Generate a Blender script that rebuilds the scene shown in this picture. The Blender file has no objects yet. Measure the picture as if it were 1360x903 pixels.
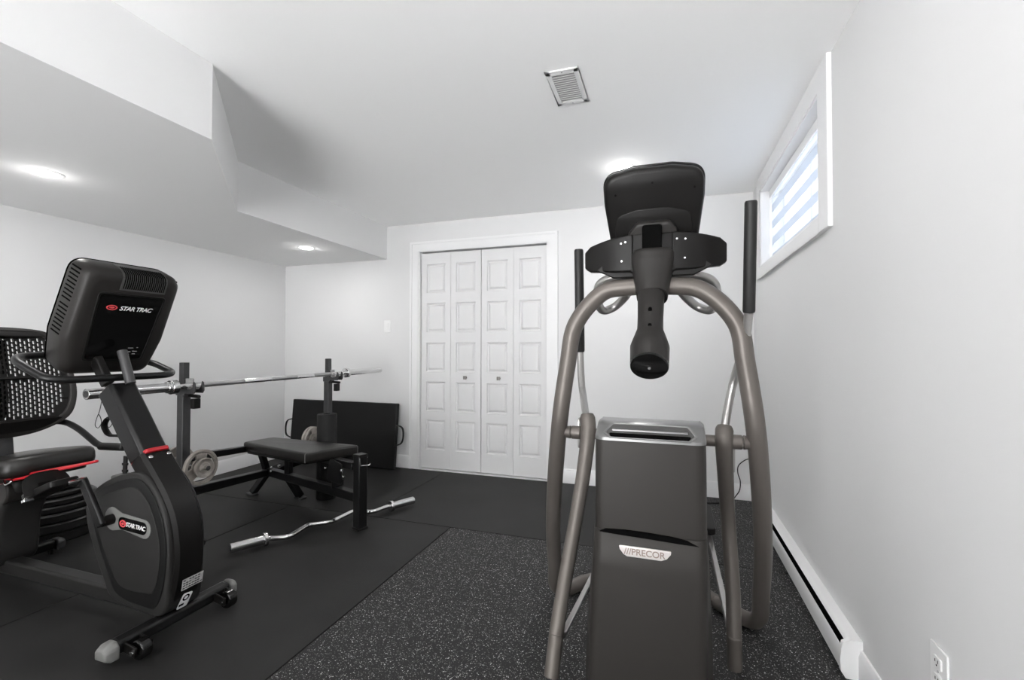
import bpy, bmesh, math, random
from mathutils import Vector, Matrix, Quaternion
random.seed(7)
C = bpy.context.scene.collection
PI = math.pi
V = Vector

# ------------------------------------------------------------------ materials
def mat(name, col, rough=.5, metal=0., spec=.5, bump=None, noise=None, emit=None, coat=0., trans=0.):
    m = bpy.data.materials.new(name); m.use_nodes = True
    nt = m.node_tree; b = nt.nodes['Principled BSDF']
    b.inputs['Base Color'].default_value = (*col, 1)
    b.inputs['Roughness'].default_value = rough
    b.inputs['Metallic'].default_value = metal
    b.inputs['Specular IOR Level'].default_value = spec
    b.inputs['Coat Weight'].default_value = coat
    b.inputs['Transmission Weight'].default_value = trans
    if emit:
        b.inputs['Emission Color'].default_value = (*emit[0], 1)
        b.inputs['Emission Strength'].default_value = emit[1]
    tc = nt.nodes.new('ShaderNodeTexCoord')
    if noise:                      # (scale, amount): gentle colour variation
        n = nt.nodes.new('ShaderNodeTexNoise'); n.inputs['Scale'].default_value = noise[0]
        n.inputs['Detail'].default_value = 4
        nt.links.new(tc.outputs['Object'], n.inputs['Vector'])
        r = nt.nodes.new('ShaderNodeMapRange')
        r.inputs['From Min'].default_value = .3; r.inputs['From Max'].default_value = .7
        r.inputs['To Min'].default_value = 1 - noise[1]; r.inputs['To Max'].default_value = 1 + noise[1]
        nt.links.new(n.outputs['Fac'], r.inputs['Value'])
        mx = nt.nodes.new('ShaderNodeVectorMath'); mx.operation = 'SCALE'
        mx.inputs[0].default_value = col
        nt.links.new(r.outputs['Result'], mx.inputs['Scale'])
        nt.links.new(mx.outputs['Vector'], b.inputs['Base Color'])
    if bump:
        n = nt.nodes.new('ShaderNodeTexNoise'); n.inputs['Scale'].default_value = bump[0]
        n.inputs['Detail'].default_value = 3
        nt.links.new(tc.outputs['Object'], n.inputs['Vector'])
        bp = nt.nodes.new('ShaderNodeBump'); bp.inputs['Strength'].default_value = bump[1]
        bp.inputs['Distance'].default_value = .002
        nt.links.new(n.outputs['Fac'], bp.inputs['Height'])
        nt.links.new(bp.outputs['Normal'], b.inputs['Normal'])
    return m

M = {}
M['wall'] = mat('wall paint', (.70, .70, .702), .8, spec=.12, bump=(350, .05), noise=(1.5, .008))
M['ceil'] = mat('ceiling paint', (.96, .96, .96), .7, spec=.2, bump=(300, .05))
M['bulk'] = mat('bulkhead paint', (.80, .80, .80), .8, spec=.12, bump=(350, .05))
M['trim'] = mat('white trim paint', (.79, .79, .795), .35, spec=.4, noise=(8, .01))
M['door'] = mat('white door paint', (.71, .71, .714), .4, spec=.4, noise=(8, .01))
M['heater'] = mat('white enamel', (.86, .86, .86), .3, spec=.4)
M['dark'] = mat('dark gap', (.003, .003, .003), .9, spec=.02)
M['rib'] = mat('grille rib plastic', (.060, .059, .058), .4, spec=.3)
M['slab'] = mat('concrete slab', (.02, .02, .02), .8, noise=(5, .1))
M['rubber'] = mat('plain black rubber', (.0150, .0147, .0143), .58, spec=.3, bump=(500, .25), noise=(2.2, .35))
M['blackp'] = mat('black satin plastic', (.0065, .006, .0057), .38, spec=.2, bump=(700, .06))
M['blackg'] = mat('black gloss plastic', (.004, .004, .004), .12, spec=.4)
M['charcoal'] = mat('charcoal plastic', (.020, .0185, .0175), .42, spec=.22, bump=(800, .08))
M['bikegrey'] = mat('bike housing grey', (.020, .0195, .019), .45, spec=.22, bump=(800, .08))
M['bikedark'] = mat('bike housing dark band', (.008, .008, .008), .4, spec=.2)
M['shroud'] = mat('metallic charcoal shroud', (.028, .0255, .0235), .45, metal=.1, spec=.25, bump=(1200, .06))
M['shroudtop'] = mat('polished grey cap', (.20, .20, .20), .28, metal=.6)
M['tube'] = mat('champagne grey painted steel', (.135, .121, .110), .40, metal=.35, spec=.35)
M['tubel'] = mat('silver painted steel', (.42, .41, .40), .28, metal=.8)
M['chrome'] = mat('chrome', (.72, .72, .72), .16, metal=1.)
M['knurl'] = mat('knurled steel', (.42, .42, .42), .35, metal=1., bump=(1500, .4))
M['steel'] = mat('black powder coated steel', (.006, .006, .0062), .34, spec=.3, bump=(900, .08))
M['steelg'] = mat('worn grey black steel', (.035, .035, .036), .4, spec=.5, noise=(20, .15))
M['vinyl'] = mat('black vinyl upholstery', (.012, .011, .010), .33, spec=.45, bump=(450, .25))
M['matvinyl'] = mat('folding mat vinyl', (.006, .006, .006), .4, spec=.3, bump=(120, .12))
M['foam'] = mat('black roller foam', (.009, .009, .009), .62, spec=.3, bump=(260, .5))
M['grip'] = mat('grip rubber', (.011, .011, .011), .5, spec=.4, bump=(900, .2))
M['iron'] = mat('grey enamelled cast iron', (.36, .33, .30), .42, metal=.5, bump=(300, .3), noise=(30, .2))
M['irond'] = mat('dark cast iron', (.05, .048, .045), .5, metal=.5, bump=(300, .3))
M['rubplate'] = mat('black rubber plate', (.012, .012, .012), .33, spec=.5, bump=(300, .1))
M['red'] = mat('red enamel', (.42, .012, .02), .3, spec=.5)
M['redlogo'] = mat('red print', (.65, .07, .08), .45)
M['white'] = mat('white print', (.78, .78, .78), .5)
M['greyprint'] = mat('grey print', (.32, .32, .32), .5)
M['sticker'] = mat('silver sticker', (.42, .42, .42), .4, noise=(60, .25))
M['badge'] = mat('brushed badge', (.72, .68, .66), .35, metal=.35)
M['badgetxt'] = mat('badge lettering', (.33, .26, .23), .35, metal=.6)
M['stay'] = mat('badge grey plastic', (.16, .16, .155), .4, spec=.5)
M['plate'] = mat('ivory white plastic', (.80, .80, .80), .35)
M['greyslat'] = mat('white vent plastic', (.78, .78, .78), .45)
M['ventshade'] = mat('vent shade grey', (.38, .38, .38), .7)
M['lamp'] = mat('lit lamp lens', (1, 1, 1), .5, emit=((1, .99, .97), 14))
M['pane'] = mat('daylit window glass', (.9, .95, 1), .2, emit=((.96, .98, 1), 1.0))
M['knob'] = mat('antique pewter', (.22, .21, .20), .35, metal=.9)

def speckle():
    m = bpy.data.materials.new('speckled rubber'); m.use_nodes = True
    nt = m.node_tree; b = nt.nodes['Principled BSDF']; L = nt.links.new
    tc = nt.nodes.new('ShaderNodeTexCoord')
    b.inputs['Roughness'].default_value = .6; b.inputs['Specular IOR Level'].default_value = .3
    tot = None
    for sc, lo, keep, s in ((150, .28, .58, 1.), (85, .20, .74, 1.), (260, .32, .60, .6)):
        v = nt.nodes.new('ShaderNodeTexVoronoi'); v.inputs['Scale'].default_value = sc
        ns = nt.nodes.new('ShaderNodeTexNoise'); ns.inputs['Scale'].default_value = sc * 1.3
        mixv = nt.nodes.new('ShaderNodeVectorMath'); mixv.operation = 'MULTIPLY_ADD'
        mixv.inputs[1].default_value = (.006, .006, 0)
        L(tc.outputs['Object'], ns.inputs['Vector']); L(ns.outputs['Color'], mixv.inputs[0])
        L(tc.outputs['Object'], mixv.inputs[2]); L(mixv.outputs[0], v.inputs['Vector'])
        a = nt.nodes.new('ShaderNodeMath'); a.operation = 'LESS_THAN'; a.inputs[1].default_value = lo
        L(v.outputs['Distance'], a.inputs[0])
        sp = nt.nodes.new('ShaderNodeSeparateColor'); L(v.outputs['Color'], sp.inputs[0])
        k = nt.nodes.new('ShaderNodeMath'); k.operation = 'GREATER_THAN'; k.inputs[1].default_value = keep
        L(sp.outputs[0], k.inputs[0])
        p = nt.nodes.new('ShaderNodeMath'); p.operation = 'MULTIPLY'; L(a.outputs[0], p.inputs[0]); L(k.outputs[0], p.inputs[1])
        g = nt.nodes.new('ShaderNodeMath'); g.operation = 'MULTIPLY'; L(p.outputs[0], g.inputs[0]); L(sp.outputs[1], g.inputs[1])
        q = nt.nodes.new('ShaderNodeMath'); q.operation = 'MULTIPLY'; q.inputs[1].default_value = s; L(g.outputs[0], q.inputs[0])
        if tot is None: tot = q
        else:
            mx = nt.nodes.new('ShaderNodeMath'); mx.operation = 'MAXIMUM'; L(tot.outputs[0], mx.inputs[0]); L(q.outputs[0], mx.inputs[1]); tot = mx
    mx = nt.nodes.new('ShaderNodeMix'); mx.data_type = 'RGBA'
    mx.inputs[6].default_value = (.013, .013, .013, 1); mx.inputs[7].default_value = (.62, .61, .60, 1)
    L(tot.outputs[0], mx.inputs[0]); L(mx.outputs[2], b.inputs['Base Color'])
    n = nt.nodes.new('ShaderNodeTexNoise'); n.inputs['Scale'].default_value = 400
    L(tc.outputs['Object'], n.inputs['Vector'])
    bp = nt.nodes.new('ShaderNodeBump'); bp.inputs['Strength'].default_value = .35; bp.inputs['Distance'].default_value = .002
    L(n.outputs['Fac'], bp.inputs['Height']); L(bp.outputs['Normal'], b.inputs['Normal'])
    return m
M['speckle'] = speckle()

def blind_mat(name, col, transp):
    m = bpy.data.materials.new(name); m.use_nodes = True
    nt = m.node_tree; nt.nodes.clear(); L = nt.links.new
    o = nt.nodes.new('ShaderNodeOutputMaterial')
    d = nt.nodes.new('ShaderNodeBsdfDiffuse'); d.inputs[0].default_value = (*col, 1)
    t = nt.nodes.new('ShaderNodeBsdfTranslucent'); t.inputs[0].default_value = (*col, 1)
    a = nt.nodes.new('ShaderNodeMixShader'); a.inputs[0].default_value = .5
    L(d.outputs[0], a.inputs[1]); L(t.outputs[0], a.inputs[2])
    tr = nt.nodes.new('ShaderNodeBsdfTransparent'); tr.inputs[0].default_value = (.95, .97, 1, 1)
    x = nt.nodes.new('ShaderNodeMixShader'); x.inputs[0].default_value = transp
    L(a.outputs[0], x.inputs[1]); L(tr.outputs[0], x.inputs[2]); L(x.outputs[0], o.inputs[0])
    return m
M['blindo'] = blind_mat('blind woven band', (.70, .74, .80), .15)
M['blinds'] = blind_mat('blind sheer band', (.95, .97, 1), .75)

# ------------------------------------------------------------------ mesh helpers
def frame(o, z, x=None):
    """matrix with origin o, local z along z, local x near x"""
    z = V(z).normalized(); x = V(x) if x is not None else (V((1, 0, 0)) if abs(z.x) < .9 else V((0, 1, 0)))
    x = (x - z * x.dot(z)).normalized(); y = z.cross(x)
    return Matrix(((x.x, y.x, z.x, o[0]), (x.y, y.y, z.y, o[1]), (x.z, y.z, z.z, o[2]), (0, 0, 0, 1)))

def rpoly(pts, r, n=5):
    out = []; N = len(pts)
    for i in range(N):
        p = V(pts[i]).to_2d() if len(pts[i]) > 2 else V(pts[i]); a = V(pts[i-1][:2]); b = V(pts[(i+1) % N][:2])
        ri = r[i] if isinstance(r, (list, tuple)) else r
        if ri <= 0: out.append(p); continue
        da = (a - p); db = (b - p); la = da.length; lb = db.length; da /= la; db /= lb
        ang = da.angle(db); t = min(ri / math.tan(ang / 2), la * .49, lb * .49)
        p0 = p + da * t; p1 = p + db * t
        for k in range(n + 1):
            u = k / n
            out.append(p0 * (1-u)**2 + p * 2*u*(1-u) + p1 * u*u)
    return out

def fillet(pts, r, n=6):
    pts = [V(p) for p in pts]; out = [pts[0]]
    for i in range(1, len(pts) - 1):
        p = pts[i]; da = pts[i-1] - p; db = pts[i+1] - p; la, lb = da.length, db.length
        ri = r[i] if isinstance(r, (list, tuple)) else r
        t = min(ri, la * .49, lb * .49); p0 = p + da / la * t; p1 = p + db / lb * t
        for k in range(n + 1):
            u = k / n; out.append(p0 * (1-u)**2 + p * 2*u*(1-u) + p1 * u*u)
    out.append(pts[-1]); return out

def spline(pts, n=8):
    pts = [V(p) for p in pts]; P = [pts[0]*2 - pts[1]] + pts + [pts[-1]*2 - pts[-2]]; out = []
    for i in range(1, len(P) - 2):
        a, b, c, d = P[i-1], P[i], P[i+1], P[i+2]
        for k in range(n):
            t = k / n
            out.append(.5 * ((2*b) + (c-a)*t + (2*a-5*b+4*c-d)*t*t + (-a+3*b-3*c+d)*t**3))
    out.append(pts[-1]); return out

class B:
    def __init__(s): s.bm = bmesh.new()
    def box(s, c, size, Mx=None, rz=0, ry=0, rx=0):
        m = Matrix.Translation(V(c)) @ Matrix.Rotation(rz, 4, 'Z') @ Matrix.Rotation(ry, 4, 'Y') @ Matrix.Rotation(rx, 4, 'X') @ Matrix.Diagonal((*size, 1))
        if Mx: m = Mx @ m
        bmesh.ops.create_cube(s.bm, size=1, matrix=m); return s
    def bb(s, x0, x1, y0, y1, z0, z1):
        return s.box(((x0+x1)/2, (y0+y1)/2, (z0+z1)/2), (abs(x1-x0), abs(y1-y0), abs(z1-z0)))
    def bar(s, p0, p1, w, h, x=None):
        """rectangular bar from p0 to p1; w along local x hint, h across"""
        p0, p1 = V(p0), V(p1); m = frame((p0 + p1) / 2, p1 - p0, x)
        return s.box((0, 0, 0), (w, h, (p1 - p0).length), m)
    def cyl(s, p0, p1, r0, r1=None, seg=24):
        p0, p1 = V(p0), V(p1); r1 = r0 if r1 is None else r1
        m = frame((p0 + p1) / 2, p1 - p0)
        bmesh.ops.create_cone(s.bm, cap_ends=True, segments=seg, radius1=r0, radius2=r1, depth=(p1 - p0).length, matrix=m); return s
    def sph(s, c, r, sc=(1, 1, 1), seg=20):
        bmesh.ops.create_uvsphere(s.bm, u_segments=seg, v_segments=seg//2, radius=r, matrix=Matrix.Translation(V(c)) @ Matrix.Diagonal((*sc, 1))); return s
    def tube(s, pts, r, seg=14, closed=False, sx=1., sy=1., up=None):
        pts = [V(p) for p in pts]; n = len(pts); rings = []
        rr = r if isinstance(r, (list, tuple)) else [r] * n
        t0 = (pts[1] - pts[0]).normalized()
        x = V(up) if up else (V((0, 0, 1)) if abs(t0.z) < .9 else V((1, 0, 0)))
        for i in range(n):
            if closed: t = (pts[(i+1) % n] - pts[i-1]).normalized()
            else: t = ((pts[min(i+1, n-1)] - pts[i]).normalized() + (pts[i] - pts[max(i-1, 0)]).normalized()).normalized()
            x = (x - t * x.dot(t)).normalized(); y = t.cross(x)
            rings.append([s.bm.verts.new(pts[i] + (x * math.cos(a) * sx + y * math.sin(a) * sy) * rr[i]) for a in [2*PI*k/seg for k in range(seg)]])
        for i in range(n if closed else n - 1):
            A, Bq = rings[i], rings[(i+1) % n]
            for k in range(seg): s.bm.faces.new((A[k], A[(k+1) % seg], Bq[(k+1) % seg], Bq[k]))
        if not closed: s.bm.faces.new(rings[0][::-1]); s.bm.faces.new(rings[-1])
        return s
    def lathe(s, prof, Mx, seg=32):
        """prof: (radius, z) list"""
        rings = []
        for (r, z) in prof:
            if r < 1e-6: rings.append([s.bm.verts.new(Mx @ V((0, 0, z)))])
            else: rings.append([s.bm.verts.new(Mx @ V((r*math.cos(2*PI*k/seg), r*math.sin(2*PI*k/seg), z))) for k in range(seg)])
        for A, Bq in zip(rings, rings[1:]):
            for k in range(seg):
                q = [A[k % len(A)], A[(k+1) % len(A)], Bq[(k+1) % len(Bq)], Bq[k % len(Bq)]]
                u = []
                for v in q:
                    if v not in u: u.append(v)
                if len(u) > 2: s.bm.faces.new(u)
        return s
    def loft(s, rings, cap=True):
        R = [[s.bm.verts.new(V(p)) for p in ring] for ring in rings]
        for A, Bq in zip(R, R[1:]):
            n = len(A)
            for k in range(n): s.bm.faces.new((A[k], A[(k+1) % n], Bq[(k+1) % n], Bq[k]))
        if cap: s.bm.faces.new(R[0][::-1]); s.bm.faces.new(R[-1])
        return s
    def prism(s, pts, d, Mx, holes=None, bev=0, inset=0):
        """2D outline (with optional holes) extruded symmetric d about z=0, edges rounded by bev"""
        cu = bpy.data.curves.new('t', 'CURVE'); cu.dimensions = '2D'; cu.fill_mode = 'BOTH'
        cu.extrude = max(d/2 - bev, 0); cu.bevel_depth = bev; cu.bevel_resolution = 2; cu.offset = -bev
        for loop in [pts] + (holes or []):
            sp = cu.splines.new('POLY'); sp.points.add(len(loop) - 1)
            for p, q in zip(sp.points, loop): p.co = (q[0], q[1], 0, 1)
            sp.use_cyclic_u = True
        s._curve(cu, Mx); return s
    def _curve(s, cu, Mx):
        ob = bpy.data.objects.new('t', cu); C.objects.link(ob)
        me = bpy.data.meshes.new_from_object(ob.evaluated_get(bpy.context.evaluated_depsgraph_get()))
        me.transform(Mx); s.bm.from_mesh(me)
        bpy.data.objects.remove(ob); bpy.data.curves.remove(cu); bpy.data.meshes.remove(me)
    def text(s, txt, size, Mx, depth=.0006, shear=0, bold=0., spacing=1.):
        cu = bpy.data.curves.new('t', 'FONT'); cu.body = txt; cu.size = size; cu.extrude = depth; cu.shear = shear
        cu.offset = bold; cu.align_x = 'CENTER'; cu.align_y = 'CENTER'; cu.space_character = spacing
        s._curve(cu, Mx); return s

OR = {}
def obj(name, b, m, parent=None, bev=0, seg=2, smooth=35, sub=0, bevang=30):
    me = bpy.data.meshes.new(name); bm = b.bm
    bmesh.ops.remove_doubles(bm, verts=bm.verts, dist=1e-6)
    bmesh.ops.recalc_face_normals(bm, faces=bm.faces)
    root = parent
    if parent is not None:
        o0 = OR[parent.name]; bmesh.ops.translate(bm, verts=bm.verts, vec=-o0)
    bm.to_mesh(me); bm.free()
    me.materials.append(M[m] if isinstance(m, str) else m)
    me.shade_smooth(); me.set_sharp_from_angle(angle=math.radians(smooth))
    o = bpy.data.objects.new(name, me); C.objects.link(o)
    if bev:
        md = o.modifiers.new('bevel', 'BEVEL'); md.width = bev; md.segments = seg; md.limit_method = 'ANGLE'; md.angle_limit = math.radians(bevang)
        md.harden_normals = False
    if sub:
        md = o.modifiers.new('sub', 'SUBSURF'); md.levels = md.render_levels = sub
    if parent is not None:
        o.parent = parent; OR[o.name] = OR[parent.name]
    else: OR[o.name] = V((0, 0, 0))
    return o
def tag(o, label=None, cat=None, group=None, kind=None):
    if label: o['label'] = label
    if cat: o['category'] = cat
    if group: o['group'] = group
    if kind: o['kind'] = kind
    return o
def thing(name, label, cat, loc, group=None, kind=None):
    o = bpy.data.objects.new(name, None); C.objects.link(o); o.location = loc; o.empty_display_size = .1
    OR[o.name] = V(loc); return tag(o, label, cat, group, kind)
def struct(name, b, m, parent=None, **k):
    o = obj(name, b, m, parent, **k)
    if parent is None: o['kind'] = 'structure'
    return o
def copy_tree(o, delta, label):
    c = o.copy(); C.objects.link(c); c.location = o.location + V(delta)
    if label: c['label'] = label
    def rec(src, dst):
        for ch in [x for x in C.objects if x.parent == src]:
            d = ch.copy(); C.objects.link(d); d.parent = dst; rec(ch, d)
    rec(o, c); return c

# ------------------------------------------------------------------ room (metres; x right, y away, camera at origin 1.1 m up)
XR, XL, YB, ZC, ZS, YF = .6175, -3.731, 3.755, 2.265, 1.953, -2.6
FX0, FX1 = -2.25, -.3
struct('floor', B().bb(XL-.15, XR+.2, YF, YB+.15, -.13, -.012), 'slab')
struct('wall_left', B().bb(XL-.12, XL, YF, YB+.12, -.1, ZC+.05), 'wall')
DX0, DX1, DZ = -2.165, -.935, 2.005
b = B().bb(XL, DX0, YB, YB+.12, -.1, ZC+.05).bb(DX1, XR+.2, YB, YB+.12, -.1, ZC+.05).bb(DX0, DX1, YB, YB+.12, DZ, ZC+.05)
b.bb(DX0, DX1, YB+.119, YB+.14, -.1, DZ)
struct('wall_back', b, 'wall')
WY0, WY1, WZ0, WZ1 = 2.19, 3.43, 1.648, 2.165
b = B().bb(XR, XR+.2, YF, WY0, -.1, ZC+.05).bb(XR, XR+.2, WY1, YB, -.1, ZC+.05).bb(XR, XR+.2, WY0, WY1, -.1, WZ0).bb(XR, XR+.2, WY0, WY1, WZ1, ZC+.05)
struct('wall_right', b, 'wall')
struct('front_light_baffle', B().bb(XL, FX0, YF-.1, YF, -.1, ZC+.05).bb(FX1, XR, YF-.1, YF, -.1, ZC+.05), 'wall')  # unseen wall pieces behind the camera, added to shape the incoming world light
struct('ceiling', B().bb(XL-.12, XR+.2, YF, YB+.12, ZC, ZC+.12), 'ceil', smooth=10)
b = B(); so = [(XL, YF), (-1.753, YF), (-1.753, 1.373), (-2.513, 2.144), (-2.513, YB), (XL, YB)]
b.loft([[(x, y, ZS) for x, y in so], [(x, y, ZC) for x, y in so]])
struct('ceiling', b, 'bulk', smooth=10)

# baseboards
def basebd(name, p0, p1, nrm, h=.115, t=.014):
    p0, p1, n = V(p0), V(p1), V(nrm); prof = [(0, -.01), (t, -.01), (t, h-.02), (t*.7, h-.008), (t*.45, h), (0, h)]
    b = B().loft([[p + n * a + V((0, 0, z)) for a, z in prof] for p in (p0, p1)])
    return struct(name, b, 'trim', smooth=50)
basebd('baseboard_left', (XL, YF, 0), (XL, YB, 0), (1, 0, 0))
basebd('baseboard_back', (XL, YB, 0), (DX0-.085, YB, 0), (0, -1, 0))
o = basebd('baseboard_back', (DX1+.085, YB, 0), (XR, YB, 0), (0, -1, 0))
basebd('baseboard_right', (XR, YF, 0), (XR, 1.86, 0), (-1, 0, 0), h=.10)
basebd('baseboard_right', (XR, 3.25, 0), (XR, YB-.014, 0), (-1, 0, 0), h=.10)

# ------------------------------------------------------------------ closet door, its casing
b = B()
for x0, x1, z0, z1 in ((DX0-.085, DX0, -.01, DZ+.085), (DX1, DX1+.085, -.01, DZ+.085), (DX0, DX1, DZ, DZ+.085)):
    b.bb(x0, x1, YB-.018, YB+.001, z0, z1)
for x0, x1, z0, z1 in ((DX0-.085, DX0-.065, -.01, DZ+.085), (DX1+.065, DX1+.085, -.01, DZ+.085), (DX0-.065, DX1+.065, DZ+.065, DZ+.085)):
    b.bb(x0, x1, YB-.025, YB-.017, z0, z1)
for x0, x1, z0, z1 in ((DX0, DX0+.012, -.01, DZ), (DX1-.012, DX1, -.01, DZ), (DX0, DX1, DZ-.008, DZ)):
    b.bb(x0, x1, YB-.012, YB+.118, z0, z1)
struct('trim_1', b, 'trim', bev=.003)
door = thing('door_1', None, None, (-1.55, YB+.02, 0), kind='structure')
xs = [-2.150, -1.8505, -1.5515, -1.2495, -.9500]
rows = [(1.617, 1.884), (1.256, 1.523), (.893, 1.160), (.533, .800), (.180, .450)]
YD = YB + .018
def leaf(x0, x1):
    b = B(); x0 += .0012 + (.0016 if abs(x0+1.5515) < .001 else 0); x1 -= .0012 + (.0016 if abs(x1+1.5515) < .001 else 0)
    px0, px1 = x0 + .052, x1 - .052; bm = b.bm
    zs = sorted([.012, 1.985] + [z for r in rows for z in r])
    b.bb(x0, px0, YD, YD+.034, .012, 1.985).bb(px1, x1, YD, YD+.034, .012, 1.985)
    for i in range(0, len(zs), 2): b.bb(px0, px1, YD, YD+.034, zs[i], zs[i+1])
    for z0, z1 in rows:
        prev = None
        for ins, dep in ((0, 0), (.004, .013), (.013, .015), (.029, .004), (.034, .003)):
            y = YD + dep
            ring = [bm.verts.new(p) for p in ((px0+ins, y, z0+ins), (px1-ins, y, z0+ins), (px1-ins, y, z1-ins), (px0+ins, y, z1-ins))]
            if prev:
                for k in range(4): bm.faces.new((prev[k], prev[(k+1) % 4], ring[(k+1) % 4], ring[k]))
            prev = ring
        bm.faces.new(prev)
    return b
for i in range(4): obj('door_leaf', leaf(xs[i], xs[i+1]), 'door', door, smooth=12)
for x in (-1.697, -1.378):
    kb = B().lathe([(.0, 0), (.010, 0), (.009, .012), (.006, .018), (.006, .022), (.0, .022)], frame((x, YD, .846), (0, -1, 0)), 16)
    kb.prism(rpoly([(-.015, -.015), (.015, -.015), (.015, .015), (-.015, .015)], .003, 3), .012, frame((x, YD-.027, .846), (0, -1, 0)), bev=.003)
    obj('door_knob', kb, 'knob', door)
b = B().bb(DX0+.012, DX1-.012, YB-.002, YB+.05, -.012, .004)
struct('trim_2', b, 'trim')
b = B().bb(DX0+.012, DX1-.012, YB+.06, YB+.118, .0, DZ-.01)
obj('closet_shade', b, 'dark', door)  # near-black block behind the leaves, painted-in shade for the door gaps

# ------------------------------------------------------------------ window with its zebra blind
win = thing('window_1', None, None, (XR, (WY0+WY1)/2, WZ0), kind='structure')
b = B(); cy0, cy1, cz0, cz1 = 2.075, 3.535, 1.580, ZC - .001
for y0, y1, z0, z1 in ((cy0, WY0, cz0, cz1), (WY1, cy1, cz0, cz1), (WY0, WY1, cz0, WZ0), (WY0, WY1, WZ1, cz1)): b.bb(XR-.018, XR+.001, y0, y1, z0, z1)
obj('window_casing', b, 'trim', win, bev=.003)
b = B()
for y0, y1, z0, z1 in ((WY0, WY0+.012, WZ0, WZ1), (WY1-.012, WY1, WZ0, WZ1), (WY0, WY1, WZ0, WZ0+.012), (WY0, WY1, WZ1-.012, WZ1)): b.bb(XR-.012, XR+.19, y0, y1, z0, z1)
for y0, y1, z0, z1 in ((WY0, WY0+.05, WZ0, WZ1), (WY1-.05, WY1, WZ0, WZ1), (WY0, WY1, WZ0, WZ0+.05), (WY0, WY1, WZ1-.05, WZ1), (2.79, 2.83, WZ0, WZ1)): b.bb(XR+.12, XR+.16, y0, y1, z0, z1)
obj('window_frame', b, 'trim', win, bev=.002)
obj('pane', B().bb(XR+.138, XR+.144, WY0+.04, WY1-.04, WZ0+.04, WZ1-.04), 'pane', win)
bl = thing('zebra_blind', 'white roller blind with pale blue bands filling the high basement window', 'window blind', (XR+.05, (WY0+WY1)/2, WZ1-.04))
xb = XR + .05; hz = .054; z = WZ1 - .055
b = B().tube([(xb+.015, WY0+.02, WZ1-.036), (xb+.015, WY1-.02, WZ1-.036)], .018, 16)
b.bb(xb-.012, xb-.006, WY0+.016, WY1-.016, WZ1-.062, WZ1-.014)
obj('head_rail', b, 'heater', bl, bev=.001)
k = 0; zz = z; ops = B(); shr = B(); zl = WZ0 + .028
while zz > zl:
    z0 = max(zz - hz*(.92 if k % 2 else 1.08), zl); (shr if k % 2 == 0 else ops).bb(xb-.0008, xb+.0008, WY0+.022, WY1-.035, z0, zz); zz = z0; k += 1
obj('woven_band', ops, 'blindo', bl); obj('sheer_band', shr, 'blinds', bl)
obj('bottom_rail', B().tube([(xb, WY0+.022, zl-.004), (xb, WY1-.035, zl-.004)], .008, 12), 'heater', bl)
obj('bead_chain', B().tube([(xb-.012, WY1-.025, WZ1-.05), (xb-.012, WY1-.025, WZ0+.03)], .0018, 6), 'plate', bl)

# ------------------------------------------------------------------ wall fittings
sw = thing('light_switch', 'white rocker light switch on the back wall left of the closet door', 'light switch', (-2.502, YB, 1.315))
obj('cover_plate', B().box((-2.502, YB-.003, 1.315), (.072, .006, .115)), 'plate', sw, bev=.003)
obj('rocker', B().box((-2.502, YB-.008, 1.315), (.030, .006, .062), rx=.06), 'plate', sw, bev=.002)
ou = thing('wall_outlet', 'white duplex power outlet low on the right wall', 'power outlet', (XR, 1.37, .33))
obj('cover_plate', B().box((XR-.003, 1.37, .335), (.006, .074, .116)), 'plate', ou, bev=.003)
for dz in (-.021, .021):
    r = obj('receptacle', B().prism(rpoly([(-.017, -.014), (.017, -.014), (.017, .014), (-.017, .014)], .008, 4), .004, frame((XR-.0075, 1.37, .335+dz), (-1, 0, 0), (0, 1, 0)), bev=.001), 'plate', ou)
    sb = B()
    for dy, h in ((-.006, .008), (.006, .0065)): sb.bb(XR-.0100, XR-.0090, 1.37+dy-.001, 1.37+dy+.001, .335+dz, .335+dz+h)
    sb.cyl((XR-.0100, 1.37, .335+dz-.006), (XR-.0090, 1.37, .335+dz-.006), .0022, seg=10)
    obj('socket_slots', sb, 'dark', r)
obj('cover_screw', B().cyl((XR-.0075, 1.37, .335), (XR-.005, 1.37, .335), .003, seg=12), 'greyprint', ou)

ht = thing('baseboard_heater', 'long white electric baseboard heater along the foot of the right wall', 'heater', (XR-.03, 2.55, 0))
hy0, hy1 = 1.835, 3.24
def hprof(y, pts): return [(XR - a, y, z) for a, z in pts]
back = [(.0005, .012), (.0005, .128), (.030, .128), (.041, .124), (.046, .116), (.042, .112), (.028, .120), (.006, .120), (.006, .020), (.050, .012)]
obj('casing', B().loft([hprof(y, back) for y in (hy0, hy1)]), 'heater', ht, smooth=40)
fr = [(.048, .012), (.060, .020), (.062, .055), (.063, .094), (.060, .101), (.057, .100), (.057, .060), (.050, .022)]
obj('front_panel', B().loft([hprof(y, fr) for y in (hy0, hy1)]), 'heater', ht, smooth=50)
obj('heating_element', B().bb(XR-.055, XR-.008, hy0+.01, hy1-.01, .04, .092), 'dark', ht)
cap = rpoly([(.0005, .0), (.050, .0), (.064, .022), (.066, .06), (.062, .098), (.058, .118), (.036, .130), (.0005, .130)], [0, .006, .01, .01, .01, .006, .01, 0], 4)
for y in (hy0, hy1): obj('end_cap', B().loft([[(XR-a, yy, z) for a, z in cap] for yy in (y-.004, y+.012)]), 'heater', ht, smooth=40)

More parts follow.
